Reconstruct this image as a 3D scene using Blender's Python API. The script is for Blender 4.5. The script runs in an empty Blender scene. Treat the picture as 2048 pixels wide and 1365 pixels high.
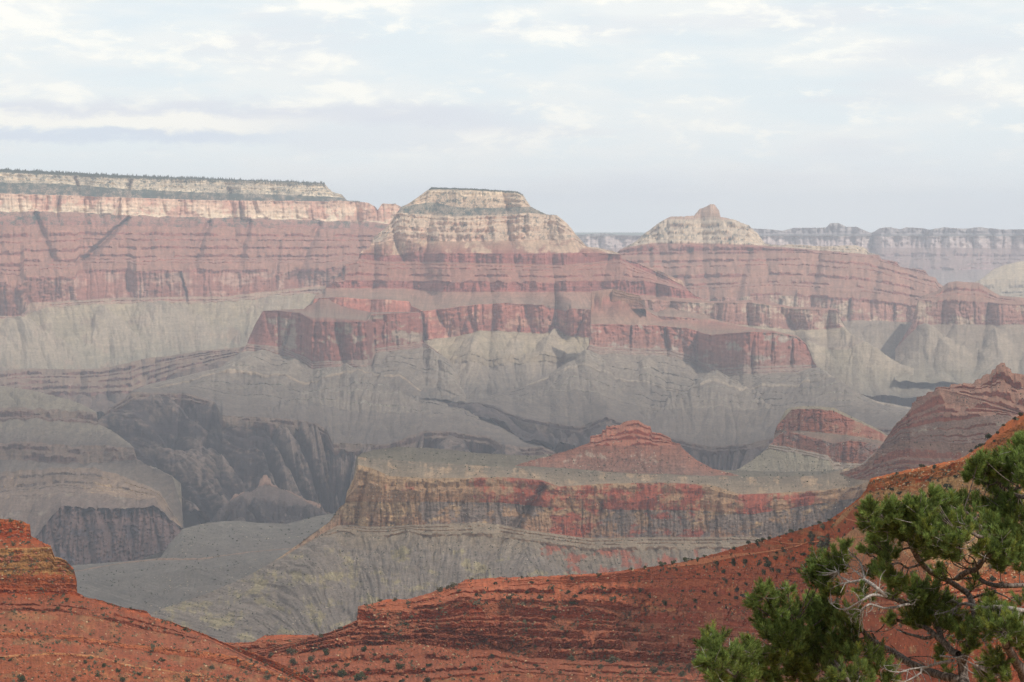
import bpy, bmesh, math, random
import numpy as np
from mathutils import Vector

# ------------------------------------------------------------------ camera
SC = bpy.context.scene
CAMZ = 2150.0                      # metres above sea level, on the canyon rim
F = 5000.0                         # focal length in photo pixels (2048 wide)
HOR = 455.0                        # photo row of the horizon
cam_d = bpy.data.cameras.new("camera"); cam = bpy.data.objects.new("camera", cam_d)
SC.collection.objects.link(cam); SC.camera = cam
cam.location = (0, 0, CAMZ); cam.rotation_euler = (math.radians(90), 0, 0)
cam_d.sensor_width = 36.0; cam_d.lens = 36.0 * F / 2048.0
cam_d.shift_y = (HOR - 682.5) / 2048.0
cam_d.clip_start = 0.5; cam_d.clip_end = 400000

# ------------------------------------------------------------------ world + sun
SUN_EL, SUN_AZ = math.radians(49), math.radians(128)   # azimuth clockwise from +Y
w = bpy.data.worlds.new("World"); SC.world = w; w.use_nodes = True
nt = w.node_tree; nt.nodes.clear()
def N(nt, t, **kw):
    n = nt.nodes.new(t)
    for k, v in kw.items():
        if k == 'inp':
            for kk, vv in v.items(): n.inputs[kk].default_value = vv
        else: setattr(n, k, v)
    return n
def math_(nt, op, a, b=None, c=None, clamp=False):
    n = nt.nodes.new('ShaderNodeMath'); n.operation = op; n.use_clamp = clamp
    for i, v in enumerate((a, b, c)):
        if v is None: continue
        if isinstance(v, (int, float)): n.inputs[i].default_value = v
        else: nt.links.new(v, n.inputs[i])
    return n.outputs[0]
def mixc(nt, f, a, b, mode='MIX'):
    n = nt.nodes.new('ShaderNodeMix'); n.data_type = 'RGBA'; n.blend_type = mode
    for s, v in ((n.inputs[0], f), (n.inputs[6], a), (n.inputs[7], b)):
        if isinstance(v, (int, float)): s.default_value = v
        elif isinstance(v, tuple): s.default_value = v if len(v) == 4 else v + (1,)
        else: nt.links.new(v, s)
    return n.outputs[2]
def smooth(nt, v, a, b):
    n = nt.nodes.new('ShaderNodeMapRange'); n.interpolation_type = 'SMOOTHSTEP'
    n.inputs[1].default_value = a; n.inputs[2].default_value = b
    nt.links.new(v, n.inputs[0]); return n.outputs[0]
def build_world():
    sky = N(nt, 'ShaderNodeTexSky', sky_type='NISHITA', sun_disc=False, sun_elevation=SUN_EL, sun_rotation=SUN_AZ,
            altitude=2150, air_density=1.0, dust_density=1.5, ozone_density=1.0)
    tc = N(nt, 'ShaderNodeTexCoord'); sep = N(nt, 'ShaderNodeSeparateXYZ'); nt.links.new(tc.outputs['Generated'], sep.inputs[0])
    x, y, z = sep.outputs
    hyp = math_(nt, 'SQRT', math_(nt, 'ADD', math_(nt, 'MULTIPLY', x, x), math_(nt, 'MULTIPLY', y, y)))
    el = math_(nt, 'DIVIDE', z, hyp)                 # tangent of the elevation
    az = math_(nt, 'ARCTAN2', x, y)                  # 0 straight ahead
    def noise(sa, se, scale, det, rough, off=0.0, dist=0.0):
        c = N(nt, 'ShaderNodeCombineXYZ')
        nt.links.new(math_(nt, 'MULTIPLY', az, sa), c.inputs[0]); nt.links.new(math_(nt, 'MULTIPLY', el, se), c.inputs[1])
        c.inputs[2].default_value = off
        n = N(nt, 'ShaderNodeTexNoise', inp={'Scale': scale, 'Detail': det, 'Roughness': rough, 'Distortion': dist})
        nt.links.new(c.outputs[0], n.inputs['Vector']); return n.outputs[0]
    n1 = noise(1, 4.2, 15, 7, 0.55, 3.1)             # broad banks
    n2 = noise(1, 2.6, 42, 7, 0.6, 7.7, 0.3)         # puffs
    n3 = noise(1, 7.0, 9, 5, 0.5, 1.3)               # flat grey bases
    blue = mixc(nt, smooth(nt, el, 0.0, 0.09), (0.715, 0.755, 0.78), (0.69, 0.73, 0.73))
    lp = mixc(nt, 0.80, N_sky(sky), blue)
    base = lp
    veil = smooth(nt, n1, 0.36, 0.62)
    c = mixc(nt, math_(nt, 'MULTIPLY', veil, 0.75), base, (0.755, 0.765, 0.74))
    # bluish shaded cloud bases lie in flat streaks
    grey = math_(nt, 'MULTIPLY', smooth(nt, n3, 0.50, 0.68), 0.55)
    c = mixc(nt, grey, c, (0.645, 0.665, 0.69))
    puff = smooth(nt, math_(nt, 'ADD', math_(nt, 'MULTIPLY', n2, 0.65), math_(nt, 'MULTIPLY', n1, 0.35)), 0.50, 0.62)
    # fewer puffs right above the horizon
    puff = math_(nt, 'MULTIPLY', puff, smooth(nt, el, 0.018, 0.04))
    c = mixc(nt, math_(nt, 'MULTIPLY', puff, 0.8), c, (0.86, 0.845, 0.775))
    # two long banks left of the view: lit top, shaded blue base
    def bank(el0, h, az0, az1, k, col, c):
        wob = math_(nt, 'MULTIPLY', math_(nt, 'SUBTRACT', n2, 0.5), 0.016)
        d = math_(nt, 'ABSOLUTE', math_(nt, 'SUBTRACT', math_(nt, 'ADD', el, wob), el0))
        m = math_(nt, 'MULTIPLY', smooth(nt, d, h, h * 0.2), smooth(nt, az, az1, az0))
        return mixc(nt, math_(nt, 'MULTIPLY', m, k), c, col)
    c = bank(0.0445, 0.0075, -0.03, 0.03, 0.75, (0.61, 0.632, 0.68), c)
    c = bank(0.0415, 0.0050, -0.13, -0.05, 0.9, (0.85, 0.83, 0.755), c)
    c = bank(0.0355, 0.0042, -0.13, -0.07, 0.75, (0.545, 0.605, 0.69), c)
    c = mixc(nt, smooth(nt, el, 0.12, 0.7), c, mixc(nt, veil, (0.31, 0.34, 0.38), (0.47, 0.47, 0.46)))   # bluer and darker overhead
    bg = N(nt, 'ShaderNodeBackground'); nt.links.new(c, bg.inputs[0]); bg.inputs[1].default_value = 1.0
    o = N(nt, 'ShaderNodeOutputWorld'); nt.links.new(bg.outputs[0], o.inputs[0])
SKY_STRENGTH = 0.10
def N_sky(sky):
    return mixc(nt, 1.0, sky.outputs[0], (SKY_STRENGTH,) * 3, 'MULTIPLY')
build_world()
sd = bpy.data.lights.new("sun", 'SUN'); sun = bpy.data.objects.new("sun", sd); SC.collection.objects.link(sun)
sd.energy = 3.0; sd.angle = math.radians(0.6); sd.color = (1.0, 0.95, 0.88)
sdir = Vector((math.sin(SUN_AZ) * math.cos(SUN_EL), math.cos(SUN_AZ) * math.cos(SUN_EL), math.sin(SUN_EL)))
sun.rotation_euler = sdir.to_track_quat('Z', 'Y').to_euler(); sun.location = (0, 0, 9000)
SC.view_settings.view_transform = 'Standard'; SC.view_settings.look = 'None'
SC.view_settings.exposure = 0.42; SC.view_settings.gamma = 1.0; SC.view_settings.use_curve_mapping = False
SC.render.engine = 'CYCLES'
SC.cycles.max_bounces = 5; SC.cycles.diffuse_bounces = 3; SC.cycles.glossy_bounces = 1
SC.cycles.transparent_max_bounces = 8; SC.cycles.volume_bounces = 1
SC.cycles.use_denoising = True
try: SC.cycles.denoiser = 'OPENIMAGEDENOISE'; SC.cycles.denoising_prefilter = 'NONE'
except Exception: pass
SC.cycles.sample_clamp_indirect = 4.0

# ------------------------------------------------------------------ numeric helpers
rng = np.random.default_rng(7); random.seed(7)
def lin(h):
    h = h.lstrip('#'); v = np.array([int(h[i:i+2], 16) for i in (0, 2, 4)]) / 255.0
    return np.where(v <= 0.04045, v / 12.92, ((v + 0.055) / 1.055) ** 2.4)
def _h(ix, iy, s):
    with np.errstate(over='ignore'):
        n = (ix.astype(np.uint32) * np.uint32(374761393) + iy.astype(np.uint32) * np.uint32(668265263) + np.uint32(s * 974711 + 12345))
        n = (n ^ (n >> np.uint32(13))) * np.uint32(1274126177)
        n = n ^ (n >> np.uint32(16))
    return n
def hash01(ix, iy, s): return _h(ix, iy, s).astype(np.float32) / np.float32(4294967295.0)
def pnoise(x, y, s=0):
    x, y = np.broadcast_arrays(np.asarray(x, np.float32), np.asarray(y, np.float32))
    fx, fy = np.floor(x), np.floor(y); ix, iy = fx.astype(np.int64), fy.astype(np.int64)
    dx, dy = x - fx, y - fy
    u = dx * dx * dx * (dx * (dx * 6 - 15) + 10); v = dy * dy * dy * (dy * (dy * 6 - 15) + 10)
    def g(ox, oy):
        a = hash01(ix + ox, iy + oy, s) * np.float32(6.2831853)
        return np.cos(a) * (dx - ox) + np.sin(a) * (dy - oy)
    a = g(0, 0); b = g(1, 0); c = g(0, 1); d = g(1, 1)
    return ((a + (b - a) * u) * (1 - v) + (c + (d - c) * u) * v) * 1.5        # about -1..1
def fbm(x, y, o=4, s=0, r=0.5):
    t = 0; a = 1.0; q = 0; f = 1.0
    for i in range(o):
        t = t + a * pnoise(np.asarray(x) * f, np.asarray(y) * f, s + i * 17); q += a; a *= r; f *= 2.03
    return t / q * 1.4
def recess(x, y, s=0): return (1 - np.minimum(1, np.abs(pnoise(x, y, s)) * 1.6)) ** 2     # 1 in sharp recesses
def cells(x, y, s=0):
    """random value of the nearest feature point, and the gap to the second nearest"""
    x, y = np.broadcast_arrays(np.asarray(x, np.float32), np.asarray(y, np.float32))
    ix, iy = np.floor(x).astype(np.int64), np.floor(y).astype(np.int64)
    b1 = np.full(x.shape, 9.0, np.float32); b2 = b1.copy(); val = np.zeros(x.shape, np.float32)
    for ox in (-1, 0, 1):
        for oy in (-1, 0, 1):
            cx, cy = ix + ox, iy + oy
            d = np.maximum(np.abs(cx + 0.15 + 0.7 * hash01(cx, cy, s) - x), np.abs(cy + 0.15 + 0.7 * hash01(cx, cy, s + 1) - y))
            n = d < b1
            b2 = np.where(n, b1, np.minimum(b2, d)); val = np.where(n, hash01(cx, cy, s + 2), val); b1 = np.where(n, d, b1)
    return val, b2 - b1
def sstep(a, b, x):
    t = np.clip((x - a) / (b - a), 0, 1); return t * t * (3 - 2 * t)
def itp(pts, P):
    if isinstance(pts, (int, float)): return np.full(P.shape, float(pts))
    a = np.array(pts, float); return np.interp(P, a[:, 0], a[:, 1])
def world(px, py, D):
    return ((px - 1024.0) / F * D, D, CAMZ - (py - HOR) / F * D)

def link(o, parent=None):
    SC.collection.objects.link(o)
    if parent is not None: o.parent = parent
    return o
def tag(o, label=None, cat=None, group=None, kind=None):
    if label: o['label'] = label
    if cat: o['category'] = cat
    if group: o['group'] = group
    if kind: o['kind'] = kind
    return o
def mesh_np(name, V, Q, mat, col=None, smooth_=False):
    """V (n,3), Q (m,k) equal-sided faces"""
    me = bpy.data.meshes.new(name); k = Q.shape[1]
    me.vertices.add(len(V)); me.vertices.foreach_set('co', np.ascontiguousarray(V, np.float32).ravel())
    me.loops.add(Q.size); me.loops.foreach_set('vertex_index', np.ascontiguousarray(Q, np.int32).ravel())
    me.polygons.add(len(Q)); me.polygons.foreach_set('loop_start', np.arange(0, Q.size, k, dtype=np.int32))
    if smooth_: me.polygons.foreach_set('use_smooth', np.ones(len(Q), bool))
    if col is not None:
        a = me.attributes.new('tint', 'FLOAT_COLOR', 'POINT')
        a.data.foreach_set('color', np.ascontiguousarray(np.c_[col, np.ones(len(col))], np.float32).ravel())
    me.update(calc_edges=True); me.materials.append(mat)
    return bpy.data.objects.new(name, me)

# ------------------------------------------------------------------ materials
def mat_new(name):
    m = bpy.data.materials.new(name); m.use_nodes = True; m.node_tree.nodes.clear(); return m, m.node_tree
def rock_mat(name, unit, bump=0.6, var=0.28):
    """rock: mineral tint stored per vertex, broken up by bedding lines and grain of size `unit` metres"""
    m, t = mat_new(name)
    at = N(t, 'ShaderNodeAttribute', attribute_name='tint')
    geo = N(t, 'ShaderNodeNewGeometry')
    def nz(sx, sz, det, rough=0.6):
        mp = N(t, 'ShaderNodeMapping'); mp.inputs['Scale'].default_value = (sx, sx, sz); t.links.new(geo.outputs['Position'], mp.inputs[0])
        n = N(t, 'ShaderNodeTexNoise', inp={'Scale': 1.0, 'Detail': det, 'Roughness': rough}); t.links.new(mp.outputs[0], n.inputs['Vector']); return n.outputs[0]
    bed = nz(0.05 / unit, 0.9 / unit, 3)
    grain = nz(0.7 / unit, 0.7 / unit, 4, 0.7)
    st = nz(0.6 / unit, 0.06 / unit, 3)
    s = math_(t, 'ADD', math_(t, 'ADD', math_(t, 'MULTIPLY', bed, 0.35), math_(t, 'MULTIPLY', grain, 0.45)), math_(t, 'MULTIPLY', st, 0.2))
    k = N(t, 'ShaderNodeMapRange'); k.inputs[1].default_value = 0.33; k.inputs[2].default_value = 0.67
    k.inputs[3].default_value = 1 - var; k.inputs[4].default_value = 1 + var; t.links.new(s, k.inputs[0])
    cb = N(t, 'ShaderNodeCombineColor')
    for i in range(3): t.links.new(k.outputs[0], cb.inputs[i])
    c = mixc(t, 1.0, at.outputs[0], cb.outputs[0], 'MULTIPLY')
    bp = N(t, 'ShaderNodeBump', inp={'Strength': bump, 'Distance': unit * 0.8}); t.links.new(s, bp.inputs['Height'])
    b = N(t, 'ShaderNodeBsdfPrincipled', inp={'Roughness': 0.95, 'Specular IOR Level': 0.15})
    t.links.new(c, b.inputs['Base Color']); t.links.new(bp.outputs[0], b.inputs['Normal'])
    o = N(t, 'ShaderNodeOutputMaterial'); t.links.new(b.outputs[0], o.inputs[0]); return m
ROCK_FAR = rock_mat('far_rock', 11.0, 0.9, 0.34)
ROCK_MID = rock_mat('mid_rock', 4.0, 1.0, 0.45)
ROCK_NEAR = rock_mat('near_rock', 1.1, 1.0, 0.45)

# ------------------------------------------------------------------ landform builder
# A landform is a surface lofted through traced geological lines (foot of a slope, rim, ledge ...), from the
# nearest to the farthest; each line has photo rows y(px) and its own distance d(px) in km.
LOFTS = {}
def CL(c0, c1=None, **k): return dict(k='c', c0=c0, c1=c1 or c0, **k)          # cliff
def SL(c0, c1=None, **k): return dict(k='s', c0=c0, c1=c1 or c0, **k)          # slope
def LG(n, f, c0, c1=None, tread=None, **k): return dict(k='l', n=n, f=f, c0=c0, c1=c1 or c0, tread=tread, **k)   # ledges
def loft(name, x0, x1, sky, seq, mat, cstep=1.3, rstep=1.2, back=(250, 500), jit=1.0, skyjit=0.8, lean=0.0, seed=0,
         ca=(30, 12), sa=(28, 12), big=(110, 18), block=None, label=None, spec=0.13, uc=2.0, zl=60, notch=(), spurs=()):
    P = np.arange(x0, x1 + cstep, cstep); n = len(P)
    S = itp(sky, P) + skyjit * (1.3 * fbm(P / 16, P * 0 + seed, 5, seed + 91, 0.72) + 0.5 * (hash01(np.round(P / 2.1).astype(int), np.zeros(n, int), seed) - .5)); lean_ = itp(lean, P)
    lines, segs = seq[0::2], seq[1::2]
    Y, D = [], []
    for i, (yl, dl) in enumerate(lines):
        y = itp(yl, P) + jit * 1.4 * fbm(P / 22, P * 0 + i * 7.7, 4, seed + i * 5, 0.6) if i else itp(yl, P)
        y = np.maximum(y, S)
        d = itp(dl, P) * 1000.0
        if i: y = np.minimum(y, Y[-1]); d = np.maximum(d, D[-1] + 2.0)
        Y.append(y); D.append(d)
    Y.append(np.minimum(S, Y[-1])); D.append(D[-1] + 3.0 if len(lines) == len(segs) else D[-1])
    if len(lines) == len(segs) + 1: Y.pop(); D.pop(); Y[-1] = np.minimum(S, Y[-2]) if len(Y) > 1 else S
    YY, DD, AC, AS, AZ, CM, T0, SEG = [], [], [], [], [], [], [], []
    for i, sg in enumerate(segs):
        h = np.percentile(Y[i] - Y[i + 1], 80)
        m = int(min(max(3, math.ceil(h / rstep * sg.get('R', 1.0))), 400))
        t = np.linspace(0, 1, m + 1)[:, None]
        if i: t = t[1:]
        yy = Y[i] + (Y[i + 1] - Y[i]) * t
        if sg['k'] == 'l':
            wob = 0.13 * fbm(P[None, :] / 60, t * sg['n'] * 0.9 + seed, 3, seed + 40 + i) + 0.09 * pnoise(P[None, :] / 9, t * sg['n'] * 1.5, seed + 41 + i)
            wob = wob * np.minimum(1, 6 * np.minimum(t, 1 - t))
            gr = np.random.default_rng(seed * 7 + i); kk = np.r_[0, np.cumsum(0.35 + 1.3 * gr.random(sg['n']))]; kk = kk / kk[-1]
            ph = np.clip(np.interp(np.clip(t + 0 * wob + wob / sg['n'], 0, 1), kk, np.arange(sg['n'] + 1.0)), 0, sg['n'] - 1e-4)
            fl = np.floor(ph); fr = ph - fl
            pr = sstep(-.42, -.18, pnoise(P[None, :] / 62 + fl * 3.7, fl * 5.1 + 0.5, seed + 60 + i) + .35 * pnoise(P[None, :] / 15, fl * 2.3, seed + 62 + i))
            blk = hash01(np.floor(P[None, :] / 8 + 1.6 * pnoise(P[None, :] / 21, fl * 1.7, seed + 63)).astype(int), fl.astype(int), seed + i)
            f = sg['f'] * (.72 + .56 * blk) * pr
            f = np.clip(f, 0.02, 0.93)
            tt = np.clip((fl + np.clip((fr - f) / (1 - f), 0, 1)) / sg['n'], 0, 1)
            cm = (fr < f).astype(float)
            und = uc * np.clip(1 - fr / f, 0, 1) * cm * D[i][None, :] / F * np.minimum(1, sg['n'] * 2 * t)
            ac, as_ = 0.55, 0.35
        elif sg['k'] == 'c':
            tt = t ** 1.0 + 0 * yy; cm = np.ones_like(yy); ac, as_ = 1.0, 0.0
        else:
            tt = t ** sg.get('e', 0.8) + 0 * yy; cm = np.zeros_like(yy); ac, as_ = 0.0, 1.0
        YY.append(yy); DD.append(D[i] + (D[i + 1] - D[i]) * tt + (und if sg['k'] == 'l' else 0)); CM.append(cm)
        AZ.append(np.full((len(t), 1), sg.get('Z', 0.0))); AC.append(np.full((len(t), 1), ac * sg.get('A', 1.0))); AS.append(np.full((len(t), 1), as_ * sg.get('A', 1.0)))
        T0.append(t); SEG.append(np.full(len(t), i))
    YY = np.vstack(YY); DD = np.vstack(DD); CM = np.vstack(CM); T0 = np.vstack(T0)[:, 0]; SEG = np.concatenate(SEG)
    AC = np.vstack(AC)[:, 0]; AS = np.vstack(AS)[:, 0]
    def blur(a, k=2):
        p = np.pad(a, k, mode='edge'); return np.convolve(p, np.ones(2 * k + 1) / (2 * k + 1), 'valid')
    AC, AS = blur(AC)[:, None], blur(AS)[:, None]; AZ = blur(np.vstack(AZ)[:, 0], 4)[:, None]
    PP = np.broadcast_to(P[None, :], YY.shape); top = S[None, :]
    wx = PP + 3.0 * fbm(PP / 40, YY / 40, 2, seed + 5)
    nc = ca[1] * (recess(wx / ca[0], YY / (ca[0] * 5), seed + 11) + 0.45 * recess(wx / (ca[0] * .33), YY / (ca[0] * 2.2), seed + 12)
                  + 0.30 * fbm(PP / (ca[0] * .3), YY / (ca[0] * .25), 3, seed + 13))
    u = wx - lean_[None, :] * (YY - top)
    grow = 0.35 + 0.65 * np.clip((YY - top) / 60, 0, 1)
    L = sa[0] * 1.5
    ns = (sa[1] if mat is not ROCK_FAR else sa[1] * .28) * grow * (recess(u / L, YY / (L * 2.6), seed + 21) + 0.5 * recess(u / (L * .42) + 5, YY / (L * 1.1), seed + 22)
                         + 0.3 * recess(u / (L * .18), YY / (L * .45), seed + 24) + 0.35 * fbm(PP / 12, YY / 8, 3, seed + 23))
    nb = big[1] * (recess(wx / big[0] + 0.3, YY / (big[0] * 4), seed + 31))
    disp = AC * nc + AS * ns + nb
    if block:
        bx, by, ba = block
        wv = 0.5 * pnoise(PP / 45, YY / 25, 3); pm = sstep(-0.35, 0.35, fbm(PP / 70, YY / 26, 3, seed + 70))
        v, gap = cells(PP / (bx * 1.7) + wv, YY / (by * 1.5) + 0.35 * pnoise(PP / 26, YY / 30, 4), seed + 71)
        disp = disp + ba * AC * ((v - 0.5) * 1.5 + 0.8 * (0.3 + pm) * (1 - sstep(0.0, 0.10, gap)))
        v2, gap2 = cells(PP / (bx * .62) + 2 * wv, YY / (by * .55) + wv, seed + 75)
        disp = disp + 0.45 * ba * (AC + 0.35 * AS) * pm * ((v2 - 0.5) * 1.4 + 0.7 * (1 - sstep(0.0, 0.15, gap2)))
        disp = disp + 0.5 * ba * (AC + 0.5 * AS) * fbm(PP / 5, YY / 3.2, 4, seed + 77, 0.7)
    for (xa, ya, xb, yb, wd, dp) in notch:                                     # ravines cut into the face
        f = np.clip((YY - ya) / (yb - ya), 0, 1); xc = xa + (xb - xa) * f + 2.5 * fbm(YY / 16, YY * 0 + xa, 3, seed + 9)
        disp = disp + dp * np.exp(-((PP - xc) / (wd * (0.5 + 0.5 * f))) ** 2) * sstep(-6, 8, YY - ya) * sstep(-25, 10, yb - YY)
    DV = DD + disp * DD / F
    # true relief on the slopes: spurs and washes running down them
    vv = DV * (F / DV.mean()); ZL = zl * np.array([sg.get('zl', 1.0) for sg in segs])[SEG][:, None]
    zp = recess(u / ZL, vv / (ZL * 5.5), seed + 81) + 0.24 * recess(u / (ZL * .40) + 3, vv / (ZL * 2.4), seed + 82) + 0.09 * recess(u / (ZL * .16), vv / (ZL * .8), seed + 83) - 0.5
    zs = np.zeros_like(YY)
    for (xa, ya, xb, yb, wa, wb, hh) in spurs:                                 # talus spurs running out from the prows
        f = (YY - ya) / (yb - ya); fc = np.clip(f, 0, 1); xc = xa + (xb - xa) * np.clip(f, -.3, 1.2) + 4 * fbm(YY / 30, YY * 0 + xa, 3, seed + 8)
        wd = wa + (wb - wa) * fc
        r_ = np.abs(PP - xc) / wd * (1 + .35 * fbm(PP / 18, YY / 40, 3, seed + int(xa)))
        zs = np.maximum(zs, 1.2 * hh * np.clip(1 - r_, 0, 1) ** 0.9 * sstep(-.05, .22, f) * (1 - sstep(.55, 1.12, f)))
    YS = YY
    YY = YY + (AZ * zp - zs) * np.minimum(1, np.maximum(0, (YY - top) / 14))
    X, Yw, Z = world(PP, YY, DV)
    # mineral colour
    col = np.zeros(YY.shape + (3,), np.float32)
    pt = fbm(PP / 55, YY / 30, 4, seed + 51); pt2 = fbm(PP / 13, YY / 9, 3, seed + 52)
    strk = fbm(PP / 6, YY / 70, 3, seed + 53); gl = fbm(u / 9.0, YY / 60, 4, seed + 54, 0.65) * np.clip(0.6 + 1.2 * pt, 0.1, 1.4); mot = fbm(PP / 4.5, YY / 2.6, 3, seed + 57, 0.7)
    drn = recess(u / 15 + .4 * pt2, YY / 150, seed + 58) * np.clip(.5 + pt * 1.2, 0, 1) + .6 * recess(u / 6 + .3 * pt2, YY / 60, seed + 59)
    wh = (hash01(np.arange(YY.shape[0])[:, None] + 0 * YY.astype(int), np.arange(n)[None, :] + 0 * YY.astype(int), seed) - 0.5)
    for i, sg in enumerate(segs):
        r = SEG == i
        t = T0[r][:, None, None]
        tw = np.clip(T0[r][:, None] + 0.16 * pt2[r], 0, 1)[..., None]
        a = lin(sg['c0']) * (1 - tw) + lin(sg['c1']) * tw
        if sg.get('alt'):
            k = sstep(sg.get('alo', 0.0), sg.get('ahi', 0.5), pt[r] + 0.35 * pt2[r] + 0.3 * strk[r] + itp(sg.get('altp', 0.0), P)[None, :])[..., None] * sg.get('am', 0.9)
            a = a * (1 - k) + lin(sg['alt']) * k
        for (h_, lo_, hi_, am_, px_) in sg.get('alts', ()):
            k = sstep(lo_, hi_, fbm(PP[r] / 48 + lo_ * 9, YY[r] / 24, 4, seed + 60 + i) + .3 * pt2[r] + itp(px_, P)[None, :])[..., None] * am_; a = a * (1 - k) + lin(h_) * k
        if sg.get('spur'):                      # bare debris on the ribs
            k = sstep(0.05, -0.5, zp[r] + 0.5 * pt2[r])[..., None] * sg.get('sm', 0.3); a = a * (1 - k) + lin(sg['spur']) * k
            k = (sstep(0.0, 10, zs[r]) * .65)[..., None]; a = a * (1 - k) + lin(sg['spur']) * k
        if sg.get('tread'):
            k = (1 - CM[r])[..., None]; a = a * (1 - k) + (.75 * lin(sg['tread']) + .25 * a) * k
        if sg.get('veg'):                       # scrub and woodland clumps on ledges
            vc, lo, hi = sg['veg']
            k = sstep(lo, hi, pt2[r] + 0.5 * pt[r] + 1.1 * wh[r])[..., None]; a = a * (1 - k) + lin(vc) * k
        bd = sg.get('bands', 5)
        bn = pnoise(T0[r][:, None] * bd * 1.7 + 0.5 * pnoise(P / 90, P * 0, seed)[None, :], PP[r] / 240 + i * 3.1, seed + 55)
        cmr = CM[r]
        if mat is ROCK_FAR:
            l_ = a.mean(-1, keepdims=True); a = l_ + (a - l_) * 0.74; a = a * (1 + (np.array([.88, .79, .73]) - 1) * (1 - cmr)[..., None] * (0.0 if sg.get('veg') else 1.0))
        if mat is ROCK_NEAR: a = a * np.array([.92, .80, .67])
        v = 1 + sg.get('band', 0.22) * bn * (0.35 + 0.65 * cmr) + 0.26 * strk[r] * cmr + (sg.get('gul', 0.20) * gl[r] + 0.14 * pt[r] - 0.26 * sg.get('drain', 1.0) * (drn[r] - .25)) * (1 - cmr) + 0.12 * pt2[r] + (0.24 - 0.08 * cmr) * mot[r] + spec * wh[r]
        col[r] = a * np.clip(v, 0.35, 1.7)[..., None]
    # thickness: plateau behind the crest, then the far side down
    nb_ = 3
    for k in range(nb_):
        dz = [0, back[1] * .5, back[1]][k]; dd = [back[0], back[0] + back[1] * .5, back[0] + back[1] * 1.0][k]
        X = np.vstack([X, X[-1 - k] * (1 + dd / DV[-1])[None, :]]); Yw = np.vstack([Yw, (DV[-1] + dd)[None, :]])
        Z = np.vstack([Z, (CAMZ - (YY[-1] - HOR) / F * DV[-1] - np.maximum(YY[-1] - HOR, 0) / F * dd * 1.15 - dz - 3)[None, :]]); col = np.concatenate([col, col[-1:]], 0)
    V = np.stack([X, Yw, Z], -1).reshape(-1, 3); R = X.shape[0]
    idx = np.arange(R * n).reshape(R, n)
    Q = np.stack([idx[:-1, :-1], idx[:-1, 1:], idx[1:, 1:], idx[1:, :-1]], -1).reshape(-1, 4)
    o = mesh_np(name, V, Q, mat, col.reshape(-1, 3)); link(o); tag(o, label, kind='structure')
    LOFTS[name] = (P, YY, DV, SEG)
    return o
def locate(names, px, py):
    """nearest point of the named landforms on the sight line through a photo pixel"""
    best = None
    for nm in names:
        P, YY, DV, SEG = LOFTS[nm]
        if px < P[0] or px > P[-1]: continue
        c = int(round((px - P[0]) / (P[1] - P[0]))); c = min(c, len(P) - 1)
        yc = YY[:, c]; k = np.nonzero(yc[1:] <= py)[0]
        if py > yc[0] or not len(k): continue
        k = k[0]; f = min(max((yc[k] - py) / (yc[k] - yc[k + 1] + 1e-6), 0), 1); d = float(DV[k, c] + (DV[k + 1, c] - DV[k, c]) * f)
        if best is None or d < best: best = d
    return None if best is None else Vector(world(px, py, best))
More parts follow.
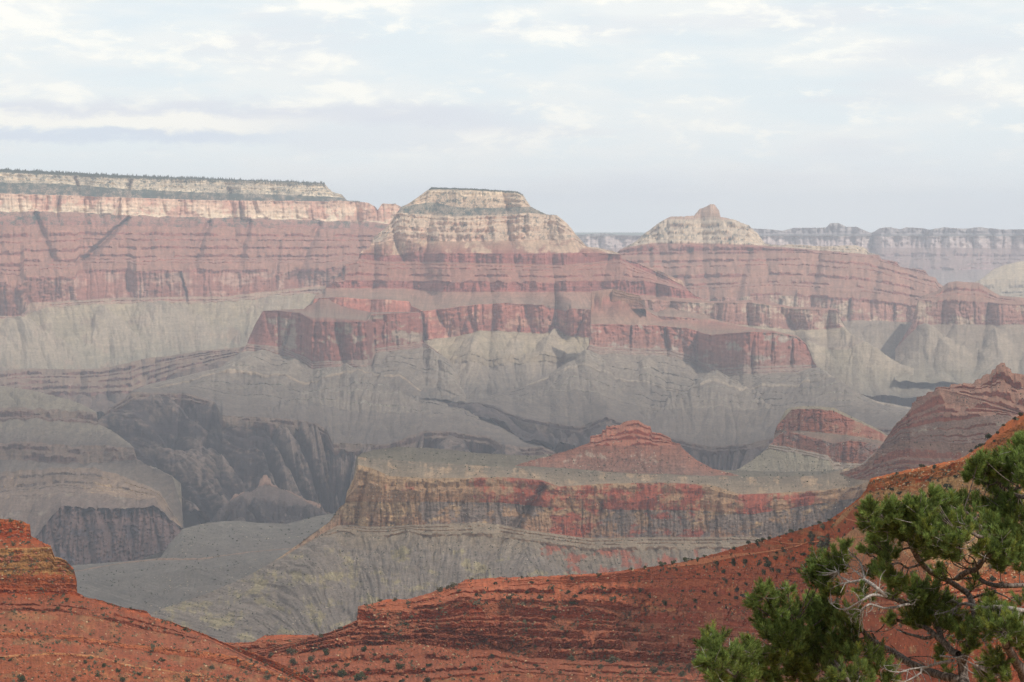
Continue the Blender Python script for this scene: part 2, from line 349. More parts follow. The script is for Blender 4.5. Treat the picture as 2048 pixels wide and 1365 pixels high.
# ------------------------------------------------------------------ broken cloud deck high over the near half of the canyon (it shades the ground, as in the photo)
def cloud_deck():
    z0 = 5600.0; nx, ny = 150, 150
    X, Yv = np.meshgrid(np.linspace(-9000, 15000, nx), np.linspace(-9000, 18000, ny))
    # where each bit of cloud drops its shade on ground about 1500 m high
    h = z0 - 1500.0; gx = X - sdir.x / sdir.z * h; gy = Yv - sdir.y / sdir.z * h
    cov = sstep(12300, 11300, gy + 700 * fbm(gx / 1800, gy / 1800, 3, 5) - 0.10 * gx)
    gap = sstep(500, 1100, np.hypot((gx - 700) / 1.0, (gy - 12050) / 0.7) + 250 * fbm(gx / 500, gy / 500, 3, 9))
    cov = cov * gap * (0.86 + 0.14 * fbm(gx / 1500, gy / 1500, 4, 2)) * sstep(-8500, -6500, gx) * sstep(8500, 6500, gx)
    cov = cov * (1 - 0.45 * sstep(8800, 10300, gy + 500 * fbm(gx / 900, gy / 900, 3, 21)))  # cover thinned here to let more sun onto the middle slopes
    cov = np.clip(cov * (1 - 0.5 * sstep(2000, 700, gy)) * (1 - 0.8 * sstep(900, 150, gy)), 0, 1)  # cover opened near the camera to brighten the pine and red foreground
    Z = z0 + cov * (120 + 220 * fbm(X / 1500, Yv / 1500, 4, 8))
    m, t = mat_new('cloud')
    at = N(t, 'ShaderNodeAttribute', attribute_name='tint'); tl = N(t, 'ShaderNodeBsdfTranslucent'); tl.inputs[0].default_value = (.92, .94, 1, 1)
    df = N(t, 'ShaderNodeBsdfDiffuse'); df.inputs[0].default_value = (.9, .9, .9, 1); mx = N(t, 'ShaderNodeMixShader'); mx.inputs[0].default_value = .4
    t.links.new(tl.outputs[0], mx.inputs[1]); t.links.new(df.outputs[0], mx.inputs[2])
    tr = N(t, 'ShaderNodeBsdfTransparent'); m2 = N(t, 'ShaderNodeMixShader')
    t.links.new(math_(t, 'MULTIPLY', at.outputs['Fac'], CLOUD_K), m2.inputs[0]); t.links.new(tr.outputs[0], m2.inputs[1]); t.links.new(mx.outputs[0], m2.inputs[2])
    o = N(t, 'ShaderNodeOutputMaterial'); t.links.new(m2.outputs[0], o.inputs[0])
    idx = np.arange(nx * ny).reshape(ny, nx); Q = np.stack([idx[:-1, :-1], idx[:-1, 1:], idx[1:, 1:], idx[1:, :-1]], -1).reshape(-1, 4)
    keep = cov.ravel()[Q].max(1) > 0.01
    V = np.stack([X, Yv, Z], -1).reshape(-1, 3)
    o = link(mesh_np('cloud_layer', V, Q[keep], m, np.repeat(cov.reshape(-1, 1), 3, 1), True)); tag(o, 'pale broken cloud deck high above the canyon', kind='structure')
CLOUD_K = 0.66
cloud_deck()
# ------------------------------------------------------------------ big sheets under everything
def sheet(name, z, col, mat, ext=40000.0, y0=-3000.0, y1=44000.0):
    V = np.array([(-ext, y0, z), (ext, y0, z), (ext, y1, z), (-ext, y1, z)]); Q = np.array([[0, 1, 2, 3]])
    return tag(link(mesh_np(name, V, Q, mat, np.tile(lin(col), (4, 1)))), kind='structure')
sheet('canyon_floor', 700.0, '#6d675f', ROCK_FAR)
V = np.array([(-40000, 34000, 2060.), (40000, 34000, 2060.), (40000, 44000, 2060.), (-40000, 44000, 2060.), (-40000, 34000, 700.), (40000, 34000, 700.)])
tag(link(mesh_np('far_plateau', V, np.array([[0, 1, 2, 3], [4, 5, 1, 0]]), ROCK_FAR, np.tile(lin('#6f7a70'), (6, 1)))), 'flat distant plateau along the horizon', kind='structure')

RW, RW2 = '#8c4a32', '#9c5a42'       # redwall
SUP, SUPT = '#96472f', '#a8735a'     # red stepped beds and their rubble
CRM, CRM2 = '#dcc29a', '#cf9d78'     # pale upper cliffs
TAL, TAL2 = '#887a68', '#786c60'     # shale slopes
TON = '#665d53'                      # scrub platform
TAP = '#63473a'                      # brown platform ledge
SCH, SCH2 = '#241f24', '#3a3132'     # dark schist
FOR = '#39473c'                      # woodland

# ------------------------------------------------------------------ far right wall
loft('far_wall', 1120, 2320, [(1120, 471), (1158, 470), (1200, 467), (1240, 470), (1275, 471), (1400, 466), (1500, 457), (1540, 459), (1564, 462), (1589, 456),
     (1640, 456), (1653, 455), (1660, 447), (1676, 446), (1693, 454), (1713, 454), (1742, 467), (1759, 457), (1780, 454.5), (1800, 459), (1813, 455), (1846, 457), (1858, 460),
     (1887, 455), (1929, 458), (1958, 454.5), (2003, 459.5), (2048, 459), (2320, 457)],
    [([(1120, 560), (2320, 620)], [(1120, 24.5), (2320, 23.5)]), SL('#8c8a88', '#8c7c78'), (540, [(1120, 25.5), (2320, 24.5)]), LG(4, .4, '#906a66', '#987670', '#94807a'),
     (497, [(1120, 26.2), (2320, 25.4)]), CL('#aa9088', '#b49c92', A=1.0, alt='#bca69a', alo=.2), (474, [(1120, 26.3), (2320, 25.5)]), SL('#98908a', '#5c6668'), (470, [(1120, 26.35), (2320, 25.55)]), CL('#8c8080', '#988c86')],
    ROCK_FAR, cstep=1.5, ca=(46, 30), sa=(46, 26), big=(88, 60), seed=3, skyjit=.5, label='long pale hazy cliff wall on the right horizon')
loft('far_bench', 1900, 2320, [(1900, 575), (1950, 565), (1966, 556), (1985, 540), (2005, 532), (2030, 525), (2048, 522), (2320, 515)],
    [(630, 19.0), SL('#a89c78', '#b0a480'), ([(1900, 600), (2320, 580)], 20.0), LG(3, .4, '#8c8068', '#a08c70', '#aca080'), ([(1900, 560), (2320, 556)], 20.4), SL('#b4a684', '#bcae8c'), (0, 21.0)],
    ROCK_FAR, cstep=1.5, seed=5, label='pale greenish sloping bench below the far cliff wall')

# ------------------------------------------------------------------ north rim
loft('north_rim', -260, 900, [(-260, 328), (0, 339), (239, 351), (376, 356), (519, 361.5), (649, 366.6), (656, 376), (666, 385), (683, 389), (694, 401), (733, 405), (750, 413), (755, 421), (764, 408), (791, 408), (803, 415), (900, 440)],
    [([(-260, 760), (0, 748), (200, 745), (300, 728), (472, 700), (620, 700), (900, 690)], [(-260, 12.6), (0, 13.0), (472, 14.0), (900, 14.6)]),
     SL('#86826e', '#a39676', A=1.1, Z=6, R=1.6, spur='#9f927c', alt='#8e7c66', alo=.25, e=.7), ([(-260, 640), (0, 640), (40, 640), (80, 618), (150, 612), (250, 606), (375, 608), (450, 604), (620, 588), (900, 580)], [(-260, 14.3), (0, 14.4), (300, 14.8), (620, 15.6), (900, 16)]),
     LG(2, .4, '#9a6a54', '#9a5a48', '#a8957a'), ([(-260, 632), (0, 632), (40, 634), (60, 606), (150, 602), (250, 596), (375, 594), (450, 594), (620, 574), (900, 568)], [(-260, 14.36), (0, 14.46), (300, 14.86), (620, 15.66), (900, 16)]),
     CL(RW, RW2, alt='#a87c64', A=1.1), ([(-260, 575), (0, 575), (40, 577), (48, 562), (150, 561), (158, 546), (260, 545), (268, 551), (355, 545), (362, 546), (620, 545), (700, 539), (900, 535)],
      [(-260, 14.4), (0, 14.4), (40, 14.45), (60, 14.55), (150, 14.7), (165, 15.0), (255, 15.1), (275, 14.8), (355, 14.85), (380, 15.3), (620, 15.7), (900, 16)]),
     LG(7, .32, '#96503c', '#a4563e', '#a87860', A=1.2, bands=9), ([(-260, 452), (0, 452), (240, 452), (400, 455), (550, 456), (700, 458), (900, 470)], [(-260, 15.3), (0, 15.4), (300, 15.9), (620, 16.7), (900, 17.2)]),
     SL('#9e5a46', '#a07058', veg=(FOR, .15, .5), A=1.2, Z=6), ([(-260, 424), (0, 424), (150, 426), (240, 431), (400, 436), (550, 440), (700, 443), (750, 446), (900, 455)], [(-260, 15.5), (0, 15.6), (300, 16.1), (620, 16.9), (900, 17.4)]),
     CL(CRM, CRM2, alt='#c28262', alo=0.0, ahi=.4, am=.8, A=.9), ([(-260, 386), (0, 388), (130, 392), (250, 396), (400, 401), (600, 403), (690, 403), (900, 415)], [(-260, 15.55), (0, 15.65), (300, 16.15), (620, 16.95), (900, 17.45)]),
     SL('#b08a6c', '#8c8068', veg=(FOR, -.55, -.05)), ([(-260, 364), (0, 366), (120, 368), (250, 379), (400, 386), (550, 390), (650, 394), (900, 405)], [(-260, 15.9), (0, 16.0), (300, 16.5), (620, 17.2), (900, 17.6)]),
     LG(3, .6, CRM, '#d8bc94', '#a08c70', veg=(FOR, .22, .5)), ([(-260, 335), (0, 345), (120, 350), (239, 356), (376, 359), (519, 363), (649, 368), (900, 420)], [(-260, 16.05), (0, 16.1), (300, 16.6), (620, 17.3), (900, 17.7)]),
     SL('#3f5040', '#33443a'), (0, [(-260, 16.2), (0, 16.3), (300, 16.8), (620, 17.4), (900, 17.8)])],
    ROCK_FAR, ca=(36, 13), sa=(46, 26), big=(150, 45), seed=11, spurs=[(30, 636, 75, 742, 26, 150, 20), (203, 612, 245, 715, 9, 95, 16), (322, 604, 385, 708, 44, 125, 17), (560, 588, 545, 690, 22, 90, 11)], notch=[(255, 436, 160, 530, 11, 60), (420, 440, 388, 530, 9, 40), (500, 442, 480, 520, 8, 30), (361, 545, 374, 602, 4, 30), (640, 445, 590, 560, 12, 45), (70, 428, 105, 520, 10, 40), (560, 480, 548, 575, 7, 25), (120, 386, 112, 430, 5, 20), (240, 392, 236, 436, 5, 22), (480, 400, 484, 440, 4, 16), (150, 350, 158, 392, 6, 30), (262, 358, 250, 400, 6, 30)], lean=[(0, .5), (300, .2), (700, -.3)], skyjit=1.3, back=(1500, 600), label='long layered canyon wall with a wooded flat rim and pale upper cliffs')

# ------------------------------------------------------------------ the pointed temple on the right
loft('pointed_temple', 1150, 2320, [(1150, 560), (1220, 520), (1240, 500), (1270, 483.5), (1295, 463), (1324, 442), (1341, 434), (1388, 432), (1399, 419), (1412, 414), (1420, 409), (1428, 409), (1438, 421), (1441, 434), (1469, 440), (1498, 452),
     (1515, 467), (1531, 488), (1560, 491), (1589, 489), (1640, 493), (1713, 491), (1733, 497), (1737, 506), (1758, 510), (1763, 519), (1794, 524), (1800, 534), (1850, 541), (1857, 552), (1871, 556), (1877, 566), (1900, 580), (2320, 640)],
    [([(1150, 730), (1700, 735), (2320, 760)], 13.6), SL('#837d68', TAL, e=.7, A=1.0, Z=6, R=1.6, spur='#9f927c'), ([(1150, 660), (1400, 655), (1600, 655), (1700, 640), (1860, 645), (2320, 650)], 14.9),
     CL('#8d5744', '#9a6650', alt='#a48a6c', alo=-.05, ahi=.4), ([(1150, 612), (1400, 600), (1552, 591), (1676, 600), (1800, 612), (1862, 620), (2320, 625)], 15.0),
     LG(6, .3, '#8e4a38', '#9c5742', '#a37a62', bands=8, A=.9), ([(1150, 512), (1300, 510), (1500, 508), (1600, 506), (1734, 515), (1850, 550), (2320, 600)], 16.2),
     LG(2, .65, '#87402f', '#93493a', '#a0705a'), ([(1150, 500), (1245, 497), (1300, 488), (1400, 488), (1531, 492), (2320, 560)], 16.4),
     LG(4, .55, '#c2a684', '#c8ab88', '#b29a7c', alt='#a88060', alo=.15, veg=(FOR, .45, .7), A=1.4), (440, 16.8), LG(4, .5, '#b08468', '#b59274', '#b09078', A=.8), (0, 17.0)],
    ROCK_FAR, ca=(26, 10), sa=(36, 20), big=(120, 45), seed=23, notch=[(1380, 500, 1360, 600, 12, 36), (1500, 500, 1470, 600, 12, 36), (1640, 510, 1620, 600, 12, 36), (1560, 600, 1556, 650, 6, 24), (1760, 520, 1740, 610, 10, 30), (1300, 500, 1290, 600, 9, 24), (1700, 600, 1695, 640, 5, 20), (1790, 612, 1786, 645, 5, 20)], skyjit=1.2, back=(150, 700), label='hazy pointed butte with a small summit block on red stepped slopes')
loft('right_promontory', 1790, 2320, [(1790, 700), (1822, 650), (1836, 601), (1850, 590), (1875, 582), (1895, 566), (1912, 563), (1958, 566), (1978, 579), (2000, 592), (2048, 596), (2320, 600)],
    [([(1790, 760), (2320, 790)], 12.2), SL('#7d7864', TAL, e=.75, A=1.2, Z=6, R=1.6, spur='#9f927c'), ([(1790, 700), (1838, 652), (1900, 650), (2320, 652)], 13.7), CL('#8d5442', '#95604c', alt='#a08468', alo=.1), ([(1790, 660), (1838, 602), (1900, 607), (2048, 612), (2320, 616)], 13.75),
     LG(3, .3, '#8f4f3c', '#9a5844', '#a07a62'), (0, 14.6)], ROCK_FAR, ca=(24, 9), sa=(34, 20), big=(90, 40), seed=29, spurs=[(1842, 650, 1930, 745, 8, 80, 15), (1985, 652, 2010, 750, 14, 70, 12)], label='red cliff promontory at the right edge below the hazy wall')
loft('middle_promontory', 1230, 1960, [(1230, 610), (1260, 598), (1287, 594), (1320, 597), (1400, 603), (1480, 602), (1500, 600), (1540, 606), (1585, 614), (1640, 616), (1672, 618), (1682, 640), (1690, 654), (1700, 668), (1751, 698), (1800, 728), (1850, 745), (1960, 770)],
    [([(1230, 760), (1500, 775), (1700, 790), (1960, 800)], 11.9), SL('#757061', '#8f866c', e=.75, Z=5, R=1.6, spur='#9f927c'), ([(1230, 700), (1600, 690), (1655, 699), (1751, 700), (1960, 780)], 12.75), CL('#86705a', '#8c7660'), ([(1230, 697), (1600, 685), (1655, 694), (1751, 697), (1960, 776)], 12.77),
     SL(TAL, '#a3967a'), ([(1230, 650), (1287, 642), (1500, 652), (1600, 662), (1690, 656), (1960, 700)], 13.2), CL('#8e5644', '#9a6650', alt='#a68c70', alo=-.1, ahi=.35), ([(1230, 612), (1287, 600), (1400, 606), (1500, 606), (1585, 618), (1672, 621), (1960, 650)], 13.25),
     SL('#a07058', '#9c6a54'), (0, 13.8)], ROCK_FAR, ca=(24, 9), sa=(34, 20), big=(80, 45), seed=31, spurs=[(1686, 655, 1800, 752, 8, 90, 16), (1490, 652, 1500, 730, 16, 70, 10), (1600, 660, 1640, 740, 10, 60, 9)], label='middle red cliff promontory below the pointed butte')

# ------------------------------------------------------------------ flat-topped mesa massif
loft('flat_topped_mesa', 590, 1420, [(590, 640), (612, 614), (626, 607), (630, 591), (648, 587), (652, 572), (667, 567), (670, 556), (687, 551), (691, 527), (716, 520), (722, 503), (740, 494), (746, 476), (772, 456), (802, 414.5), (819, 406.6), (845, 388), (863, 375.5), (942, 378), (1034, 384), (1046, 390), (1061, 413.5), (1092, 429), (1113, 430.6), (1133, 446), (1154, 471.6), (1174, 494), (1201, 496.5), (1229, 504),
     (1241, 508), (1243, 518), (1270, 525), (1300, 535), (1328, 545), (1337, 551), (1366, 563), (1371, 576), (1390, 592), (1420, 605)],
    [([(590, 780), (800, 790), (900, 800), (942, 806), (1000, 795), (1200, 760), (1420, 740)], [(590, 11.3), (1100, 11.3), (1180, 12.4), (1420, 12.7)]), SL('#6b645a', '#7b7366', e=.75, A=1.1, Z=5, R=1.6, spur='#9f927c'), ([(590, 730), (800, 735), (950, 735), (1060, 735), (1200, 725), (1420, 715)], [(590, 12.0), (1100, 12.0), (1180, 12.55), (1420, 12.8)]),
     LG(2, .3, '#85745e', '#8c7a62', '#93876c', A=1.2), ([(590, 715), (800, 715), (950, 712), (1060, 720), (1200, 712), (1420, 705)], [(590, 12.15), (1100, 12.15), (1180, 12.6), (1420, 12.85)]), SL('#958a6e', '#a29678', A=1.3, Z=4, R=1.5, spur='#9f927c'),
     ([(590, 640), (726, 660), (836, 684), (846, 683), (942, 668), (959, 661), (1044, 665), (1085, 667), (1113, 662), (1133, 671), (1181, 676), (1300, 690), (1420, 690)], [(590, 12.9), (846, 12.55), (948, 12.8), (1085, 13.05), (1110, 13.1), (1143, 12.9), (1208, 12.8), (1420, 12.95)]),
     CL('#9a4c36', '#a8583e', alt='#b07a5c', alo=.1, A=.7), ([(590, 600), (672, 595), (819, 603), (823, 612), (846, 623.6), (948, 610), (1010, 606.6), (1085, 611), (1095, 616), (1130, 622), (1143, 617), (1208, 624), (1300, 632), (1420, 640)], [(590, 12.93), (819, 12.9), (840, 12.55), (948, 12.82), (1085, 13.05), (1110, 13.2), (1143, 12.92), (1208, 12.82), (1420, 12.97)]),
     SL('#8f7460', '#a1745e', A=.8), ([(590, 590), (640, 577), (800, 578), (880, 585), (1172, 585), (1300, 592), (1420, 600)], [(590, 13.67), (840, 13.62), (884, 13.31), (1010, 13.19), (1155, 13.31), (1200, 13.62), (1420, 13.67)]), CL('#8c4031', '#974a38', A=.9, band=.4), ([(590, 584), (640, 565), (800, 566), (880, 566), (1165, 566), (1300, 565), (1420, 592)], [(590, 13.70), (840, 13.65), (884, 13.34), (1010, 13.22), (1155, 13.34), (1200, 13.65), (1420, 13.70)]),
     LG(4, .34, '#934838', '#a0553f', '#a3725c', A=.9, bands=7), ([(590, 570), (690, 515), (770, 524), (860, 524), (1120, 531), (1160, 528), (1240, 520), (1420, 600)], [(590, 14.17), (840, 14.12), (884, 13.81), (1010, 13.69), (1155, 13.81), (1200, 14.12), (1420, 14.17)]), CL('#8a3f31', '#964838', A=.7, band=.35), ([(590, 560), (690, 505), (770, 512), (860, 507), (1110, 508), (1160, 506), (1241, 509), (1420, 600)], [(590, 14.20), (840, 14.15), (884, 13.84), (1010, 13.72), (1155, 13.84), (1200, 14.15), (1420, 14.20)]),
     SL('#9d5844', '#b08a6c', alt='#c0a482', alo=.0, ahi=.3, A=1.2), ([(590, 500), (735, 492), (800, 478), (900, 484), (1000, 482), (1150, 480), (1174, 495), (1420, 560)], 14.2),
     LG(4, .68, '#c79c7a', '#d2ae88', '#b99a78', alt='#b8805f', alo=.05, ahi=.5, veg=(FOR, .55, .8), A=1.3), ([(590, 440), (802, 426), (870, 432), (920, 434), (1000, 430), (1060, 427), (1113, 432), (1420, 470)], 14.4),
     SL('#a08468', '#8e8068', veg=(FOR, -.15, .25)), ([(590, 430), (820, 412), (863, 405), (900, 413), (942, 418), (1034, 415), (1061, 414), (1420, 440)], 14.55), LG(3, .6, '#cda57e', '#dabd92', '#b0906c', veg=(FOR, .42, .7)), (380, 14.7), SL('#3d4c3e', '#3d4c3e'), (0, 14.9)],
    ROCK_FAR, ca=(34, 16), sa=(34, 22), big=(84, 52), seed=41, spurs=[(1113, 660, 1070, 750, 5, 70, 15), (952, 668, 925, 770, 10, 60, 10), (1040, 668, 1010, 750, 8, 50, 8)], notch=[(1095, 611, 1098, 668, 6, 20), (1138, 612, 1133, 672, 5, 18), (843, 618, 849, 690, 5, 24), (950, 605, 946, 668, 5, 10), (880, 505, 872, 590, 7, 16), (985, 428, 960, 485, 7, 14), (1050, 428, 1046, 480, 6, 14), (905, 430, 915, 480, 6, 12)], lean=[(600, .6), (840, -.4), (960, -.6), (1080, .2), (1150, .9), (1300, .5)], back=(900, 700), label='broad flat-topped mesa with pale upper cliffs above red stepped slopes')

# ------------------------------------------------------------------ ledgy side canyon at the far left
loft('side_canyon', -260, 540, [(-260, 742), (0, 742), (60, 737), (120, 739), (200, 738), (250, 728), (290, 717), (340, 712), (400, 702), (472, 696), (505, 690), (540, 690)],
    [(830, 11.4), SL('#5e5048', '#6d5c50', A=1.5, Z=14, R=2), ([(-260, 800), (0, 800), (120, 790), (260, 790), (350, 750), (472, 716), (540, 705)], 12.2), LG(5, .5, '#6a4438', '#7a5242', '#86745e', A=1.6), (0, 12.9)],
    ROCK_FAR, ca=(30, 16), sa=(34, 20), big=(60, 70), seed=47, skyjit=1.0, label='brown ledged side canyon below the layered wall')

# ------------------------------------------------------------------ butte with the dark red end wall, its slopes, platform and gorge wall
loft('dark_red_butte', 180, 1110, [(180, 850), (196, 842), (225, 812), (250, 797), (267, 780), (300, 768), (350, 757), (400, 745), (440, 735), (480, 706), (494, 688), (498, 676), (512, 646), (526, 622), (560, 620), (608, 618), (628, 607), (640, 598.5), (657, 598.5), (668, 606), (685, 613), (715, 620), (740, 624), (836, 624.5), (845, 632), (848, 684), (870, 700),
     (900, 722), (925, 760), (945, 800), (960, 824), (985, 842), (1020, 866), (1060, 880), (1084, 890), (1110, 905)],
    [([(180, 900), (260, 960), (330, 1010), (450, 1060), (700, 1080), (850, 1010), (1110, 980)], [(180, 9.6), (450, 8.6), (700, 8.3), (1110, 8.6)]),
     SL(SCH, SCH2, alt='#7a6a5c', alo=.15, ahi=.7, am=.6, A=2.0, e=1.0, Z=60, R=2.8, zl=1.7, spur='#8a786a', sm=.8), ([(180, 850), (267, 806), (372, 806), (430, 818), (441, 848), (530, 853), (632, 868), (655, 882), (667, 908), (771, 914), (835, 905), (845, 884), (900, 886), (976, 896), (1003, 912), (1041, 914), (1085, 912), (1110, 925)], [(180, 10.6), (430, 10.5), (445, 9.9), (650, 9.75), (667, 9.3), (830, 9.4), (848, 9.8), (980, 9.6), (1010, 9.3), (1110, 9.3)]),
     LG(2, .7, TAP, '#6f5142', '#7c6e5c', A=1.0), ([(180, 845), (267, 784), (372, 788), (430, 803), (441, 831), (530, 834.5), (632, 848), (655, 861), (665, 886), (771, 890), (835, 868), (846, 863), (890, 862), (976, 874), (1003, 890), (1041, 894), (1085, 894), (1110, 905)], [(180, 10.65), (430, 10.55), (445, 9.95), (650, 9.8), (667, 9.35), (830, 9.45), (848, 9.85), (980, 9.65), (1010, 9.35), (1110, 9.35)]),
     SL('#6a6158', '#736a5f', A=.35, e=1.0, gul=.12, Z=3.5, R=2), ([(180, 842), (267, 778), (372, 775), (450, 795), (530, 800), (620, 815), (700, 835), (800, 835), (880, 830), (950, 838), (1110, 890)], [(180, 11.0), (450, 10.7), (620, 10.6), (880, 10.3), (1110, 9.9)]),
     LG(4, .10, '#544b42', '#5c5248', '#7c7366', A=1.1, Z=4.5, R=1.6, spur='#9f927c'), ([(180, 800), (420, 760), (520, 752), (600, 772), (700, 774), (716, 762), (798, 752), (850, 790), (1110, 860)], [(180, 11.4), (450, 11.35), (620, 11.3), (740, 11.3), (850, 11.5), (1110, 10.8)]),
     CL('#8a7258', '#947c60', A=.4), ([(180, 797), (420, 756), (520, 747), (600, 767), (700, 769), (716, 757), (798, 748), (850, 786), (1110, 858)], [(180, 11.42), (450, 11.37), (620, 11.32), (740, 11.32), (850, 11.52), (1110, 10.82)]),
     LG(7, .15, '#5a5044', '#62564a', '#8c8272', A=1.0, Z=4, R=1.3, spur='#9f927c'), ([(180, 760), (494, 702), (560, 708), (612, 728), (624, 738), (743, 734), (750, 706), (846, 696), (1110, 800)], [(180, 11.9), (494, 12.1), (600, 11.85), (624, 11.66), (735, 11.6), (750, 11.86), (846, 12.2), (1110, 11.2)]),
     LG(3, .5, '#8a5848', '#8c5a48', '#8c8272', A=.6), ([(180, 755), (494, 688), (560, 694), (612, 716), (624, 724), (743, 720), (750, 697), (846, 686), (1110, 800)], [(180, 11.95), (494, 12.15), (600, 11.9), (624, 11.7), (735, 11.64), (750, 11.9), (846, 12.25), (1110, 11.25)]),
     CL('#82422f', '#8c4634', alt='#8f7a62', alo=.15, ahi=.55, A=.7), ([(180, 720), (526, 622), (560, 622), (600, 627), (624, 642), (630, 644), (733, 644), (738, 638), (742, 630), (836, 625), (1110, 800)], [(180, 12.0), (526, 12.4), (600, 11.95), (624, 11.72), (733, 11.66), (748, 11.94), (836, 12.3), (1110, 11.3)]),
     SL('#7e7262', '#8a5e4c', A=.4), (0, [(180, 12.1), (526, 12.45), (640, 12.6), (836, 12.5), (1110, 11.4)])],
    ROCK_FAR, ca=(34, 15), sa=(34, 20), big=(64, 24), seed=53, spurs=[(682, 736, 730, 850, 46, 200, 24), (535, 700, 405, 785, 20, 90, 12), (846, 690, 940, 805, 8, 70, 10), (590, 715, 560, 800, 14, 70, 10)], notch=[(742, 632, 748, 700, 5, 22), (600, 628, 610, 715, 5, 14), (560, 624, 556, 695, 4, 12), (790, 628, 792, 692, 4, 10)], lean=[(200, 1.5), (480, 1.0), (620, .5), (690, 0), (760, -.7), (950, -1.6), (1100, -1)], back=(60, 500), label='dark red end butte standing over grey-green slopes and the gorge')

